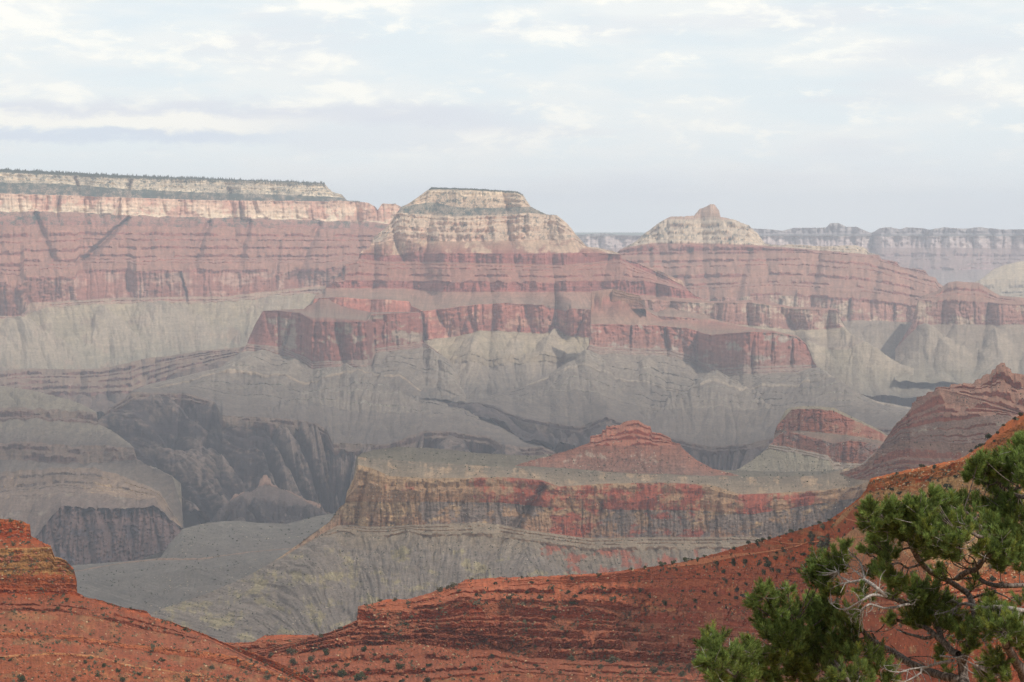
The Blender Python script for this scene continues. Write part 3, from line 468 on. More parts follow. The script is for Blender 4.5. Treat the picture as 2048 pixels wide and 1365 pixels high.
# ------------------------------------------------------------------ right hand red promontory with its tower and slopes
loft('right_red_butte', 880, 1960, [(880, 806), (935, 806), (950, 803), (985, 790), (1040, 775), (1080, 760), (1130, 728), (1155, 716), (1172, 700), (1178, 690), (1181, 648), (1181, 600), (1183, 583), (1200, 581), (1224, 578), (1238, 582), (1254, 586), (1278, 591), (1284, 606), (1290, 618), (1305, 628), (1324, 638), (1385, 641), (1405, 637.5), (1420, 637), (1445, 643), (1498, 655), (1552, 663), (1593, 672),
     (1612, 687), (1620, 705), (1628, 726), (1645, 742), (1676, 765), (1715, 786), (1751, 802), (1821, 815), (1960, 838)],
    [([(880, 850), (940, 830), (1010, 850), (1060, 880), (1160, 900), (1300, 930), (1500, 960), (1700, 920), (1960, 900)], [(880, 10.8), (985, 10.4), (1060, 9.6), (1160, 9.2), (1500, 8.6), (1960, 9.2)]), SL('#3e3636', '#4c4240', A=1.5, Z=20, R=2, spur='#665850', sm=.7),
     ([(880, 812), (942, 812), (986, 824), (1010, 836), (1044, 852), (1100, 862), (1160, 872), (1212, 850), (1242, 862), (1320, 890), (1420, 910), (1500, 905), (1600, 880), (1960, 870)], [(880, 11.3), (970, 10.9), (1044, 10.2), (1160, 9.7), (1320, 9.4), (1500, 9.0), (1960, 9.6)]), LG(2, .75, '#4c3a36', TAP, '#6c6052'),
     ([(880, 808), (942, 805), (986, 812), (1010, 822), (1044, 836), (1100, 846), (1160, 853), (1212, 833), (1242, 845), (1320, 872), (1420, 893), (1500, 888), (1600, 862), (1960, 850)], [(880, 11.35), (970, 10.95), (1044, 10.25), (1160, 9.75), (1320, 9.45), (1500, 9.05), (1960, 9.65)]),
     SL('#6a6158', '#756c60', A=.4, e=1.0, gul=.12, Z=4, R=2), ([(880, 806), (1000, 800), (1100, 790), (1200, 795), (1300, 820), (1400, 830), (1500, 830), (1600, 815), (1700, 815), (1960, 845)], [(880, 11.4), (970, 11.1), (1160, 10.6), (1400, 10.2), (1600, 10.1), (1960, 10.2)]),
     LG(4, .10, '#544b42', '#5c5248', '#7e7568', A=1.1, Z=4.5, R=1.6, spur='#9f927c'), ([(880, 800), (1060, 770), (1126, 752), (1222, 758), (1300, 776), (1360, 788), (1480, 794), (1523, 774), (1676, 774), (1760, 810), (1960, 840)], [(880, 11.5), (1000, 11.3), (1160, 11.35), (1300, 11.3), (1400, 10.9), (1520, 11.1), (1676, 11.0), (1960, 10.4)]),
     CL('#86745c', '#94806a', A=.4), ([(880, 795), (1060, 765), (1126, 747), (1222, 753), (1300, 772), (1360, 782), (1480, 788), (1523, 768), (1676, 769), (1760, 806), (1960, 840)], [(880, 11.52), (1000, 11.32), (1160, 11.37), (1300, 11.32), (1400, 10.92), (1520, 11.12), (1676, 11.02), (1960, 10.42)]),
     LG(7, .15, '#5a5044', '#62564a', '#8d8373', A=1.0, Z=4, R=1.3, spur='#9f927c'), ([(880, 770), (1165, 716), (1178, 704), (1200, 708), (1337, 712), (1378, 724), (1424, 752), (1432, 754), (1498, 750), (1628, 746), (1960, 830)], [(880, 11.6), (1178, 11.8), (1324, 12.15), (1395, 12.15), (1424, 11.75), (1500, 11.45), (1620, 11.7), (1960, 10.6)]),
     LG(4, .5, '#8a6a58', '#8a5c4c', '#8c8272', A=.5), ([(880, 765), (1165, 705), (1178, 690), (1200, 695), (1337, 699), (1378, 711), (1424, 736), (1432, 738), (1498, 734), (1628, 730), (1960, 830)], [(880, 11.62), (1178, 11.85), (1324, 12.2), (1395, 12.2), (1424, 11.8), (1500, 11.5), (1620, 11.78), (1960, 10.65)]),
     CL('#8e5c48', '#9c4f3a', alt='#8f7f6c', alo=.2, ahi=.6, A=.7), ([(880, 740), (1181, 650), (1200, 649), (1324, 653), (1374, 657), (1424, 672), (1432, 670), (1498, 664), (1552, 666), (1593, 674), (1614, 689), (1960, 830)], [(880, 11.64), (1181, 11.87), (1324, 12.22), (1395, 12.22), (1424, 11.82), (1500, 11.52), (1614, 11.8), (1960, 10.7)]),
     SL('#8f7560', '#9a6450', A=.6), ([(880, 740), (1181, 620), (1225, 612), (1285, 614), (1300, 628), (1324, 640), (1385, 643), (1500, 656), (1614, 688), (1960, 830)], [(880, 11.7), (1181, 12.1), (1240, 12.1), (1324, 12.5), (1420, 12.6), (1614, 12.0), (1960, 10.8)]),
     LG(3, .5, '#8e4a38', '#9a5844', '#a07a60', A=.5), (0, [(880, 11.75), (1181, 12.25), (1300, 12.3), (1420, 12.8), (1614, 12.3), (1960, 10.9)])],
    ROCK_FAR, ca=(34, 15), sa=(34, 20), big=(70, 28), seed=61, spurs=[(1174, 700, 1160, 812, 16, 125, 20), (1427, 748, 1440, 850, 18, 170, 24), (1612, 740, 1730, 818, 22, 120, 17), (1300, 712, 1290, 800, 12, 60, 7)], notch=[(1422, 668, 1424, 740, 6, 26), (1262, 650, 1258, 698, 4, 14), (1330, 655, 1334, 700, 5, 18), (1545, 668, 1540, 734, 4, 12), (1585, 676, 1582, 734, 4, 12)], lean=[(900, 1.5), (1100, 1.0), (1180, .3), (1300, .6), (1420, .0), (1480, -.5), (1620, -1.0), (1800, -1.8)], back=(60, 500), label='red cliff promontory with a ledged tower above grey-green slopes')
loft('tower_block', 1222, 1292, [(1222, 600), (1224, 581), (1227, 578), (1240, 581), (1256, 586), (1278, 590.5), (1284, 600), (1287, 613), (1292, 622)],
    [(618, 12.2), SL('#9a6450', '#a0705a'), ([(1222, 606), (1245, 608), (1256, 612), (1287, 613)], [(1222, 12.2), (1252, 12.04), (1292, 12.1)]), LG(6, .62, '#8c4a36', '#b98a64', '#a97a5c', A=.3), (0, [(1222, 12.22), (1252, 12.06), (1292, 12.12)])],
    ROCK_FAR, cstep=.7, rstep=.7, ca=(14, 3), big=(60, 3), seed=63, back=(60, 100), skyjit=.6, label='small stack of ledges standing on the shoulder of the red promontory')

# ------------------------------------------------------------------ left platforms and gorge cliff
loft('left_platform', -260, 380, [(-260, 776), (0, 772), (60, 780), (100, 790), (150, 803), (185, 820), (193, 826), (197, 848), (222, 861), (250, 880), (267, 895), (274, 918), (290, 928), (320, 940), (345, 953), (362, 968), (367, 1058), (372, 1075), (380, 1100)],
    [([(-260, 1200), (0, 1180), (147, 1135), (260, 1128), (330, 1100), (380, 1110)], [(-260, 7.3), (380, 7.9)]), CL('#5c423a', '#6c4e42', A=3.6, alt='#483a3e', alo=.2, big=1),
     ([(-260, 1120), (0, 1100), (60, 1092), (85, 1060), (105, 1030), (123, 1012), (200, 1017), (308, 1013), (340, 1036), (366, 1058), (380, 1100)], [(-260, 8.0), (60, 8.05), (110, 8.15), (310, 8.35), (380, 8.3)]),
     SL('#7d6a5e', '#82705f', A=.7, Z=7, R=1.6, alt='#8f8270', alo=.1), ([(-260, 1010), (0, 1000), (120, 985), (200, 990), (311, 999), (380, 1090)], [(-260, 8.5), (380, 8.5)]), LG(5, .35, '#b48f64', '#a88862', '#8a7660', A=.7, alt='#6f5c50', alo=.0, ahi=.3, altp=[(100, .6), (190, .3), (215, -.5), (310, -.5), (330, .2)]), ([(-260, 950), (0, 945), (120, 935), (191, 938), (250, 955), (320, 985), (380, 1080)], [(-260, 8.9), (380, 8.75)]),
     SL('#74695b', TON, A=.5, Z=5, R=2), ([(-260, 925), (0, 920), (150, 928), (200, 926), (273, 918), (300, 934), (345, 954), (380, 1070)], [(-260, 9.2), (200, 9.15), (380, 8.8)]), LG(2, .65, TAP, '#755445', '#7c6c5a', A=.7), ([(-260, 890), (0, 886), (79, 886), (150, 892), (210, 893), (267, 895), (300, 933), (380, 1060)], [(-260, 9.3), (200, 9.25), (380, 8.85)]),
     SL(TON, '#7d7563', A=.5, e=1.0, gul=.3, Z=7, R=2), ([(-260, 850), (0, 842), (79, 838), (130, 843), (195, 848), (222, 861), (260, 888), (380, 1050)], [(-260, 10.0), (200, 9.8), (380, 8.9)]), LG(2, .65, '#6a4a3c', '#7a5848', '#7c6e5c', A=.7), ([(-260, 822), (0, 815), (79, 817), (130, 821), (191, 824), (222, 860), (380, 1050)], [(-260, 10.1), (200, 9.9), (380, 8.95)]),
     SL('#7c7562', '#857d68', A=.5, e=1.0, gul=.3, Z=7, R=2), (0, [(-260, 11.2), (200, 10.4), (380, 9.0)])],
    ROCK_FAR, ca=(26, 16), sa=(34, 14), big=(80, 26), jit=2.6, skyjit=1.8, zl=42, seed=67, notch=[(165, 1012, 185, 1130, 6, 40), (215, 1018, 228, 1130, 7, 50), (262, 1018, 268, 1128, 5, 30), (300, 1016, 322, 1110, 5, 36), (120, 1018, 112, 1130, 6, 36)], lean=[(0, -.5), (380, -1)], back=(80, 400), label='stepped grey platforms on the left ending in a dark gorge cliff')
loft('gorge_knob', 400, 720, [(400, 1056), (425, 1040), (438, 1018), (458, 1004), (470, 988), (500, 983), (514, 977), (519, 968), (520, 958), (524, 956), (526, 951), (534, 951), (537, 956), (541, 957), (543, 967), (552, 972), (560, 978), (584, 984), (604, 996), (640, 1008), (650, 1024), (672, 1030), (690, 1046), (720, 1064)],
    [(1085, 7.9), SL('#2a272b', '#3c3638', A=2.0, e=1, Z=34, R=2.4, zl=1.1, spur='#5e544e', sm=.7), ([(400, 1050), (440, 1020), (472, 1000), (530, 1003), (600, 1012), (640, 1022), (720, 1064)], 8.6), SL('#5a504c', '#6a5c54', A=1.2, Z=6), ([(400, 1040), (505, 975), (530, 972), (560, 976), (720, 1060)], 8.75), LG(3, .5, '#86604c', '#90684f', '#8c735e', A=.3), (0, 8.8)],
    ROCK_FAR, ca=(20, 6), sa=(24, 16), big=(80, 6), seed=71, skyjit=3.2, zl=36, block=(16, 12, 8), back=(30, 500), label='small knob with a red cap rising inside the dark gorge')

# ------------------------------------------------------------------ nearer platform and the pale and red cliff butte with its pyramid
loft('near_platform', 60, 800, [(60, 1150), (120, 1136), (147, 1131), (253, 1123), (321, 1116), (340, 1086), (366, 1058), (400, 1049), (444, 1043), (480, 1042), (513, 1046), (574, 1048), (632, 1033), (680, 1025), (800, 1020)],
    [(1320, 5.0), SL('#686058', '#665f56', A=.5, gul=.35, e=1), ([(60, 1180), (300, 1150), (500, 1130), (800, 1100)], 6.2), SL('#665f56', '#6a6258', A=.5, gul=.25, e=1), ([(60, 1160), (253, 1126), (321, 1121), (396, 1121), (500, 1105), (800, 1080)], 6.7), CL('#77604f', '#806a58', A=.3), ([(60, 1158), (253, 1124), (321, 1117), (396, 1118), (500, 1104), (800, 1079)], 6.71),
     SL('#655d54', '#6c655a', A=.6, gul=.2, e=1), (0, [(60, 7.1), (330, 7.2), (450, 7.8), (800, 7.6)])],
    ROCK_MID, ca=(20, 5), sa=(40, 9), big=(140, 8), seed=73, lean=[(100, 3), (500, 2.5)], back=(40, 300), skyjit=.4, label='smooth grey slope reaching down to the gorge lip')
loft('banded_cliff_butte', 180, 1820, [(180, 1262), (300, 1226), (420, 1185), (500, 1150), (560, 1115), (620, 1072), (660, 1043), (671, 1026), (678, 1016), (690, 1007), (694, 984), (707, 957), (712, 915), (722, 908), (748, 900), (795, 894), (873, 897), (951, 906), (1022, 910), (1060, 912), (1127, 906), (1440, 940), (1556, 944), (1640, 943), (1690, 938), (1727, 928), (1820, 880)],
    [(1345, [(180, 4.6), (1820, 4.5)]), SL('#74695f', '#7c7064', A=1.1, alt='#8c7f60', alo=.05, ahi=.5, gul=.5, e=.9, Z=6, R=1.3), ([(180, 1264), (560, 1118), (630, 1080), (690, 1108), (850, 1105), (1000, 1110), (1090, 1112), (1130, 1145), (1240, 1150), (1400, 1130), (1600, 1110), (1820, 1060)], [(180, 5.2), (680, 5.35), (850, 5.25), (1820, 5.2)]),
     SL('#7d7062', '#887864', A=1.1, alt='#94513a', alo=.2, ahi=.5, altp=[(1040, -1), (1100, .3), (1250, .3), (1400, .0), (1700, 0)], gul=.5, Z=7, R=1.3), ([(180, 1264), (560, 1118), (640, 1075), (674, 1072), (760, 1075), (850, 1074), (960, 1072), (1060, 1085), (1180, 1102), (1300, 1099), (1500, 1099), (1610, 1109), (1820, 1040)], [(180, 5.3), (674, 5.55), (850, 5.42), (1820, 5.4)]),
     LG(3, .45, '#8a7058', '#94785e', '#8c7e6a', A=.5), ([(180, 1263), (560, 1117), (640, 1070), (674, 1052), (760, 1054), (850, 1050), (960, 1046), (1000, 1050), (1060, 1062), (1180, 1078), (1300, 1075), (1500, 1075), (1610, 1085), (1820, 1020)], [(180, 5.32), (674, 5.62), (850, 5.48), (1820, 5.46)]),
     CL('#8f6a50', '#9a7c5c', alts=[('#93452f', 0, .45, .9, [(1085, -.9), (1105, .35), (1180, .3), (1215, -.4), (1280, -.1), (1400, .1), (1430, -.9)]), ('#b0906a', .1, .5, .8, [(700, .1), (850, 0), (1080, -.5), (1700, -.2)])], alt='#6c6058', alo=.0, ahi=.35, am=.85, altp=[(700, -.9), (820, -.6), (850, .5), (1040, .4), (1090, -.3), (1180, -.3), (1250, .4), (1700, .4)], A=1.0), ([(180, 1262), (600, 1090), (674, 1020), (692, 1003), (760, 1005), (850, 1004), (1000, 1006), (1090, 1015), (1200, 1020), (1400, 1022), (1500, 1030), (1820, 980)], [(180, 5.33), (674, 5.66), (760, 5.54), (850, 5.53), (1820, 5.5)]),
     LG(2, .75, '#9c7454', '#9f8160', None, alt='#94432e', alo=-.1, ahi=.5, altp=[(700, -.8), (820, -.5), (990, -.1), (1010, .6), (1080, .6), (1100, .1), (1200, .35), (1390, .5), (1430, -.5), (1480, .3), (1610, .3), (1680, -.5)], A=.9), ([(180, 1261), (600, 1085), (674, 1015), (694, 984), (707, 957), (716, 930), (745, 938), (780, 953), (850, 957), (912, 957), (1010, 955), (1084, 961), (1119, 974), (1209, 968), (1334, 966), (1420, 970), (1483, 990), (1610, 984), (1700, 975), (1820, 940)], [(180, 5.34), (694, 5.7), (760, 5.58), (850, 5.57), (1820, 5.56)]),
     SL('#8c7a64', '#746858', A=.9, alt='#a0866a', alo=.1, gul=.25), ([(180, 1260), (690, 1006), (716, 915), (760, 918), (850, 925), (1000, 935), (1100, 940), (1300, 950), (1500, 955), (1640, 952), (1820, 900)], [(180, 5.4), (694, 5.75), (850, 5.75), (1820, 5.75)]),
     SL('#6c6352', '#625a4c', A=.5, e=1), (0, [(180, 5.5), (694, 5.85), (850, 6.1), (1300, 6.1), (1820, 6.2)])],
    ROCK_MID, cstep=1.1, rstep=1.0, jit=.8, uc=2.5, ca=(24, 14), sa=(26, 9), big=(150, 22), seed=79, zl=34, spurs=[(700, 1050, 560, 1240, 26, 150, 12), (820, 1052, 800, 1200, 30, 80, 10), (930, 1070, 900, 1190, 10, 60, 9), (1060, 1085, 1040, 1190, 10, 60, 9)], notch=[(1092, 968, 950, 1170, 15, 40), (1210, 985, 1180, 1110, 7, 14), (853, 960, 850, 1080, 6, 12), (741, 915, 715, 1050, 9, 22), (1440, 975, 1428, 1100, 9, 18), (1600, 985, 1585, 1085, 8, 16), (925, 1000, 915, 1060, 6, 10)], lean=[(200, 2.2), (500, 1.7), (680, .5), (800, .1), (950, -.3), (1050, .8), (1150, .6), (1400, .2)], back=(150, 400), label='long banded butte of cream and red cliffs above streaked grey talus')
loft('red_pyramid', 1020, 1520, [(1020, 935), (1060, 922), (1127, 904), (1158, 894), (1179, 886), (1181, 872), (1203, 869), (1205, 860), (1211, 859), (1213, 852), (1240, 850.5), (1247, 845), (1258, 841.5), (1277, 841.5), (1289, 850), (1301, 853), (1304, 864), (1322, 867), (1341, 876), (1344, 884), (1360, 888), (1364, 897), (1378, 908), (1393, 920), (1424, 937), (1480, 952), (1520, 962)],
    [([(1020, 950), (1150, 962), (1260, 966), (1400, 960), (1520, 965)], 5.76), SL('#80665a', '#8a5a48', A=.7, spec=.22, alt='#9a8674', alo=.4, ahi=.75, e=.95, Z=4), ([(1020, 920), (1178, 892), (1362, 892), (1520, 960)], 5.84), LG(4, .55, '#8a4431', '#9a5038', '#a06a52', A=.25, band=.4), (0, 5.96)],
    ROCK_MID, cstep=.8, rstep=.8, ca=(12, 2.5), sa=(22, 5), big=(120, 5), seed=83, back=(15, 150), uc=2.5, block=(14, 8, 3), skyjit=1.2, label='red stepped pyramid standing on the banded butte')
loft('red_cliff_block', 1440, 1830, [(1440, 956), (1479, 937), (1510, 917), (1535, 897), (1538, 890), (1546, 884), (1549, 866), (1554, 852), (1565, 833), (1570, 822), (1580, 816), (1600, 813), (1640, 813), (1668, 816), (1690, 827), (1715, 839), (1753, 857), (1790, 880), (1830, 900)],
    [([(1440, 990), (1640, 975), (1830, 965)], 6.6), SL('#7c7262', '#8a7f6a', A=1.2, Z=4), ([(1440, 956), (1535, 899), (1580, 905), (1658, 922), (1668, 940), (1724, 934), (1755, 905), (1830, 920)], [(1440, 7.2), (1535, 7.3), (1660, 6.95), (1755, 6.9), (1830, 6.8)]),
     LG(2, .5, '#86705c', '#94806a', '#98897a', A=.4), ([(1440, 954), (1537, 889), (1580, 895), (1655, 912), (1668, 925), (1724, 928), (1755, 902), (1830, 916)], [(1440, 7.25), (1535, 7.35), (1660, 7.0), (1755, 6.95), (1830, 6.85)]),
     CL('#84543f', '#8f5440', alt='#75645a', alo=-.05, A=1.6), ([(1440, 954), (1548, 878), (1570, 862), (1640, 880), (1669, 888), (1700, 882), (1753, 889), (1830, 914)], [(1440, 7.26), (1545, 7.4), (1640, 7.1), (1680, 7.0), (1753, 7.05), (1830, 6.9)]),
     SL('#7a5c4a', '#7a6856', A=.4), ([(1440, 953), (1550, 868), (1600, 862), (1700, 872), (1753, 880), (1830, 910)], [(1440, 7.27), (1550, 7.42), (1640, 7.25), (1753, 7.3), (1830, 7.0)]),
     CL('#8a523c', '#925440', alt='#8f7058', alo=-.05, A=1.6), ([(1440, 953), (1560, 846), (1583, 821), (1603, 818), (1665, 822), (1710, 842), (1753, 862), (1830, 906)], [(1440, 7.28), (1570, 7.44), (1640, 7.3), (1753, 7.5), (1830, 7.2)]), SL('#85795f', '#8a7a62', A=.4), (0, [(1440, 7.3), (1600, 7.7), (1830, 7.5)])],
    ROCK_MID, cstep=.9, rstep=.9, ca=(20, 5), sa=(22, 8), big=(70, 6), seed=89, notch=[(1600, 818, 1597, 900, 5, 14), (1640, 820, 1640, 905, 6, 16), (1570, 840, 1566, 895, 4, 10), (1690, 838, 1686, 925, 6, 14), (1720, 885, 1716, 930, 5, 12)], block=(18, 14, 4), back=(50, 300), lean=[(1450, 1.5), (1650, -.5)], label='red cliff block on a pale slope behind the banded butte')
loft('red_layered_ridge', 1600, 2340, [(1600, 975), (1700, 940), (1727, 930), (1760, 895), (1792, 848), (1810, 832), (1822, 818), (1824, 806), (1832, 803), (1834, 794), (1851, 792), (1854, 785), (1868, 783), (1871, 775), (1899, 774), (1902, 769), (1926, 768), (1948, 767), (1951, 760), (1962, 757), (1966, 751), (1982, 748), (1984, 740), (1991, 738), (1994, 731), (1999, 730), (2001, 726), (2009, 726), (2012, 734), (2021, 738), (2024, 746), (2048, 750), (2150, 775), (2340, 800)],
    [([(1600, 1000), (1720, 975), (1900, 985), (2340, 1040)], [(1600, 5.9), (1720, 5.62), (1820, 5.45), (1900, 4.7), (2340, 3.4)]), LG(6, .45, '#8a4e3c', '#945843', '#987a66', A=1.0, bands=8, band=.35), ([(1600, 980), (1735, 912), (1800, 884), (1958, 888), (2340, 890)], [(1600, 5.92), (1735, 5.5), (1800, 5.0), (1958, 4.4), (2340, 3.7)]),
     LG(4, .22, '#7d4c3c', '#85523f', '#92796a', A=1.0, Z=5, R=1.3, alt='#b0a08c', alo=.3, ahi=.6, spec=.25), ([(1600, 975), (1760, 890), (1800, 860), (1880, 845), (1999, 830), (2340, 870)], [(1600, 5.95), (1735, 5.6), (1800, 5.1), (1958, 4.6), (2340, 3.8)]), LG(3, .6, '#864836', '#8f4e3a', '#96735e', A=1.0, band=.35), ([(1600, 974), (1790, 852), (1825, 812), (1879, 779), (1999, 812), (2048, 830), (2340, 860)], [(1600, 6.0), (1735, 5.65), (1825, 5.15), (1958, 4.75), (2340, 3.85)]),
     LG(4, .45, '#8a503c', '#924e3a', '#98745e', A=1.0, band=.3), (0, [(1600, 6.05), (1735, 5.7), (1825, 5.2), (2005, 5.0), (2340, 4.2)])],
    ROCK_MID, cstep=1.0, rstep=.8, ca=(13, 7), sa=(22, 9), big=(130, 12), seed=97, back=(15, 400), uc=3, block=(16, 9, 5), skyjit=2.0, lean=[(1700, .5), (2000, .3)], label='red ledged ridge rising to a small peak on the right')
# ------------------------------------------------------------------ red foreground
RS, RS2, RC, RC2, RD = '#92563e', '#995e46', '#8e4e3a', '#9a5a46', '#7a4434'
PAL = '#b98a62'
loft('red_slope', 380, 1860, [(380, 1290), (420, 1282), (458, 1286), (506, 1285), (530, 1271), (570, 1270), (639, 1271), (651, 1268), (678, 1257.5), (714, 1240), (716, 1213), (744.5, 1208), (772, 1199), (815, 1199), (858, 1187), (889, 1175.5), (918, 1168), (930, 1160), (990, 1156), (1069, 1154), (1209, 1146), (1315, 1132.5), (1373, 1123), (1435, 1107), (1483, 1092), (1534, 1079.5), (1603, 1059), (1654, 1043), (1687, 1021), (1720, 995), (1760, 990), (1860, 990)],
    [([(380, 1470), (1860, 1470)], [(380, 1.35), (1000, 1.35), (1860, 0.882)]), SL(RS, RS2, A=.5, alt='#8e5238', alts=[('#ad7452', .1, .55, .6, 0.0), ('#7c6a50', .12, .5, .45, 0.0)], alo=.2, am=.6, Z=5), ([(380, 1390), (600, 1372), (800, 1368), (1000, 1345), (1400, 1362), (1860, 1330)], [(380, 1.42), (1000, 1.5), (1500, 1.18), (1740, 1.13), (1860, 1.18)]),
     LG(3, .3, RC, RC2, RS2, A=.4, alt='#a06a4c', alo=.3), ([(380, 1340), (500, 1322), (700, 1292), (850, 1290), (920, 1300), (990, 1300), (1060, 1316), (1225, 1321), (1400, 1329), (1550, 1334), (1860, 1300)], [(380, 1.5), (700, 1.6), (1000, 1.62), (1550, 1.26), (1740, 1.19), (1860, 1.26)]),
     LG(3, .9, RC, RC2, '#a56a50', A=1.0, alt='#8c4a36', alo=.2, ahi=.6, am=.6, band=.3), ([(380, 1318), (500, 1310), (700, 1262), (760, 1262), (850, 1256), (920, 1258), (990, 1255), (1090, 1258), (1225, 1262), (1400, 1272), (1550, 1278), (1860, 1260)], [(380, 1.52), (700, 1.62), (850, 1.63), (940, 1.61), (1000, 1.63), (1300, 1.53), (1550, 1.28), (1740, 1.2), (1860, 1.28)]),
     LG(3, .82, RC2, '#9c5440', '#a06c54', A=.55, alt='#96543e', alo=.25, band=.35), ([(380, 1300), (500, 1290), (640, 1272), (715, 1214), (780, 1222), (858, 1218), (889, 1214), (925, 1198), (979, 1206), (1026, 1206), (1092, 1211), (1166, 1211), (1233, 1221), (1323, 1223), (1423, 1224), (1515, 1235), (1600, 1245), (1860, 1230)], [(380, 1.54), (700, 1.64), (850, 1.65), (940, 1.62), (1000, 1.65), (1300, 1.55), (1550, 1.29), (1740, 1.21), (1860, 1.29)]),
     LG(2, .42, RC2, '#a85a42', '#b26c4c', A=.5, alt=PAL, alo=.45, ahi=.7, band=.3), ([(380, 1295), (640, 1271), (716, 1213), (820, 1200), (900, 1178), (930, 1176), (1000, 1172), (1200, 1165), (1300, 1160), (1400, 1158), (1500, 1162), (1600, 1165), (1720, 1140), (1860, 1120)], [(380, 1.55), (700, 1.66), (1000, 1.72), (1300, 1.57), (1550, 1.22), (1740, 1.21), (1860, 1.29)]),
     LG(3, .3, '#9c5440', '#ae6446', '#b46a4a', A=.4), ([(380, 1292), (640, 1270), (820, 1199), (930, 1164), (1069, 1156), (1209, 1150), (1315, 1138), (1400, 1132), (1500, 1130), (1600, 1125), (1720, 1085), (1860, 1070)], [(380, 1.56), (700, 1.67), (1000, 1.76), (1300, 1.53), (1550, 1.18), (1740, 1.18), (1860, 1.29)]),
     SL('#b4623f', '#ae5e3e', A=.35, alts=[('#ad7452', .1, .55, .6, 0.0), ('#7c6a50', .12, .5, .45, 0.0)], spec=.18, Z=3), (0, [(380, 1.6), (700, 1.68), (1000, 1.78), (1300, 1.57), (1480, 1.24), (1600, 1.21), (1720, 1.18), (1860, 1.3)])],
    ROCK_NEAR, cstep=.8, rstep=.75, ca=(34, 7), sa=(40, 7), big=(170, 12), block=(19, 9, 18), uc=2.5, seed=101, skyjit=1.6, jit=1.6, back=(20, 160), label='red rock ridge with a ledged cliff across the foreground')
loft('red_bluff', -260, 700, [(-260, 1010), (-40, 1030), (0, 1038), (41, 1041), (60, 1050), (62, 1072), (79, 1082), (101, 1092), (109, 1113), (131, 1120), (147, 1137), (154, 1164), (154, 1185), (171, 1195), (205, 1202), (250, 1216), (294, 1222), (303, 1234), (342, 1244), (380, 1258), (420, 1273), (458, 1290), (520, 1310), (600, 1345), (700, 1400)],
    [(1470, [(-260, 1.12), (700, 1.32)]), SL('#9c5033', RS2, A=.5, Z=4, alts=[('#ad7452', .1, .55, .6, 0.0), ('#7c6a50', .12, .5, .45, 0.0)], alt='#8e5a40', alo=.2, am=.6, spec=.2), ([(-260, 1330), (0, 1318), (120, 1312), (200, 1318), (260, 1335), (480, 1365), (600, 1400), (700, 1430)], [(-260, 1.25), (200, 1.3), (700, 1.36)]), CL(RC, PAL, A=.35), ([(-260, 1325), (0, 1313), (120, 1306), (180, 1310), (260, 1331), (480, 1362), (600, 1398), (700, 1428)], [(-260, 1.252), (200, 1.302), (700, 1.362)]),
     SL('#985034', RS2, A=.5, Z=4, alts=[('#ad7452', .1, .55, .6, 0.0), ('#7c6a50', .12, .5, .45, 0.0)], alt='#905c44', alo=.15, spec=.18), ([(-260, 1280), (0, 1276), (100, 1276), (200, 1290), (300, 1305), (420, 1320), (520, 1348), (600, 1376), (700, 1420)], [(-260, 1.33), (200, 1.38), (480, 1.42), (700, 1.38)]), CL(RC, '#b0714e', A=.4, band=.4), ([(-260, 1266), (0, 1265), (60, 1266), (150, 1272), (250, 1288), (380, 1300), (470, 1313), (530, 1338), (600, 1366), (700, 1416)], [(-260, 1.335), (200, 1.385), (480, 1.425), (700, 1.385)]),
     SL(RS, RS2, A=.5, spec=.14, alts=[('#ad7452', .1, .55, .6, 0.0), ('#7c6a50', .12, .5, .45, 0.0)]), ([(-260, 1226), (0, 1222), (120, 1224), (200, 1238), (300, 1262), (420, 1284), (700, 1412)], [(-260, 1.41), (200, 1.46), (420, 1.5), (700, 1.39)]), LG(2, .5, RD, RC, RS2, A=.4), ([(-260, 1208), (0, 1203), (80, 1203), (150, 1208), (220, 1221), (294, 1240), (420, 1280), (700, 1410)], [(-260, 1.43), (200, 1.48), (420, 1.52), (700, 1.4)]),
     SL(RS, '#a85c3c', A=.4), ([(-260, 1192), (0, 1188), (150, 1190), (171, 1198), (294, 1228), (420, 1277), (700, 1408)], [(-260, 1.46), (200, 1.5), (420, 1.53), (700, 1.4)]), LG(3, .8, '#994c2e', '#a4633f', '#9c5a3c', A=.35, band=.4), ([(-260, 1155), (0, 1150), (154, 1150), (171, 1197), (294, 1224), (700, 1406)], [(-260, 1.465), (150, 1.5), (180, 1.52), (700, 1.41)]),
     LG(3, .82, '#a88458', '#b08a5a', '#a07a54', A=.35, alt='#9c5a38', alo=.15, ahi=.4, band=.35), ([(-260, 1100), (0, 1097), (60, 1097), (101, 1094), (130, 1119), (150, 1150), (171, 1196), (700, 1405)], [(-260, 1.47), (150, 1.505), (180, 1.525), (700, 1.42)]),
     SL('#a0603f', '#9c4c2e', A=.4, spec=.2), ([(-260, 1074), (0, 1073), (62, 1074), (79, 1083), (171, 1196), (700, 1404)], [(-260, 1.49), (150, 1.53), (700, 1.43)]), LG(2, .75, '#a4502f', '#ae5c38', '#b06a44', A=.35), (0, [(-260, 1.51), (0, 1.52), (150, 1.54), (700, 1.44)])],
    ROCK_NEAR, cstep=.8, rstep=.75, ca=(30, 6), sa=(40, 6), big=(170, 8), block=(20, 10, 14), uc=2.5, seed=107, skyjit=1.5, jit=1.4, back=(15, 160), label='red bluff with a cream ledge block on the left foreground')
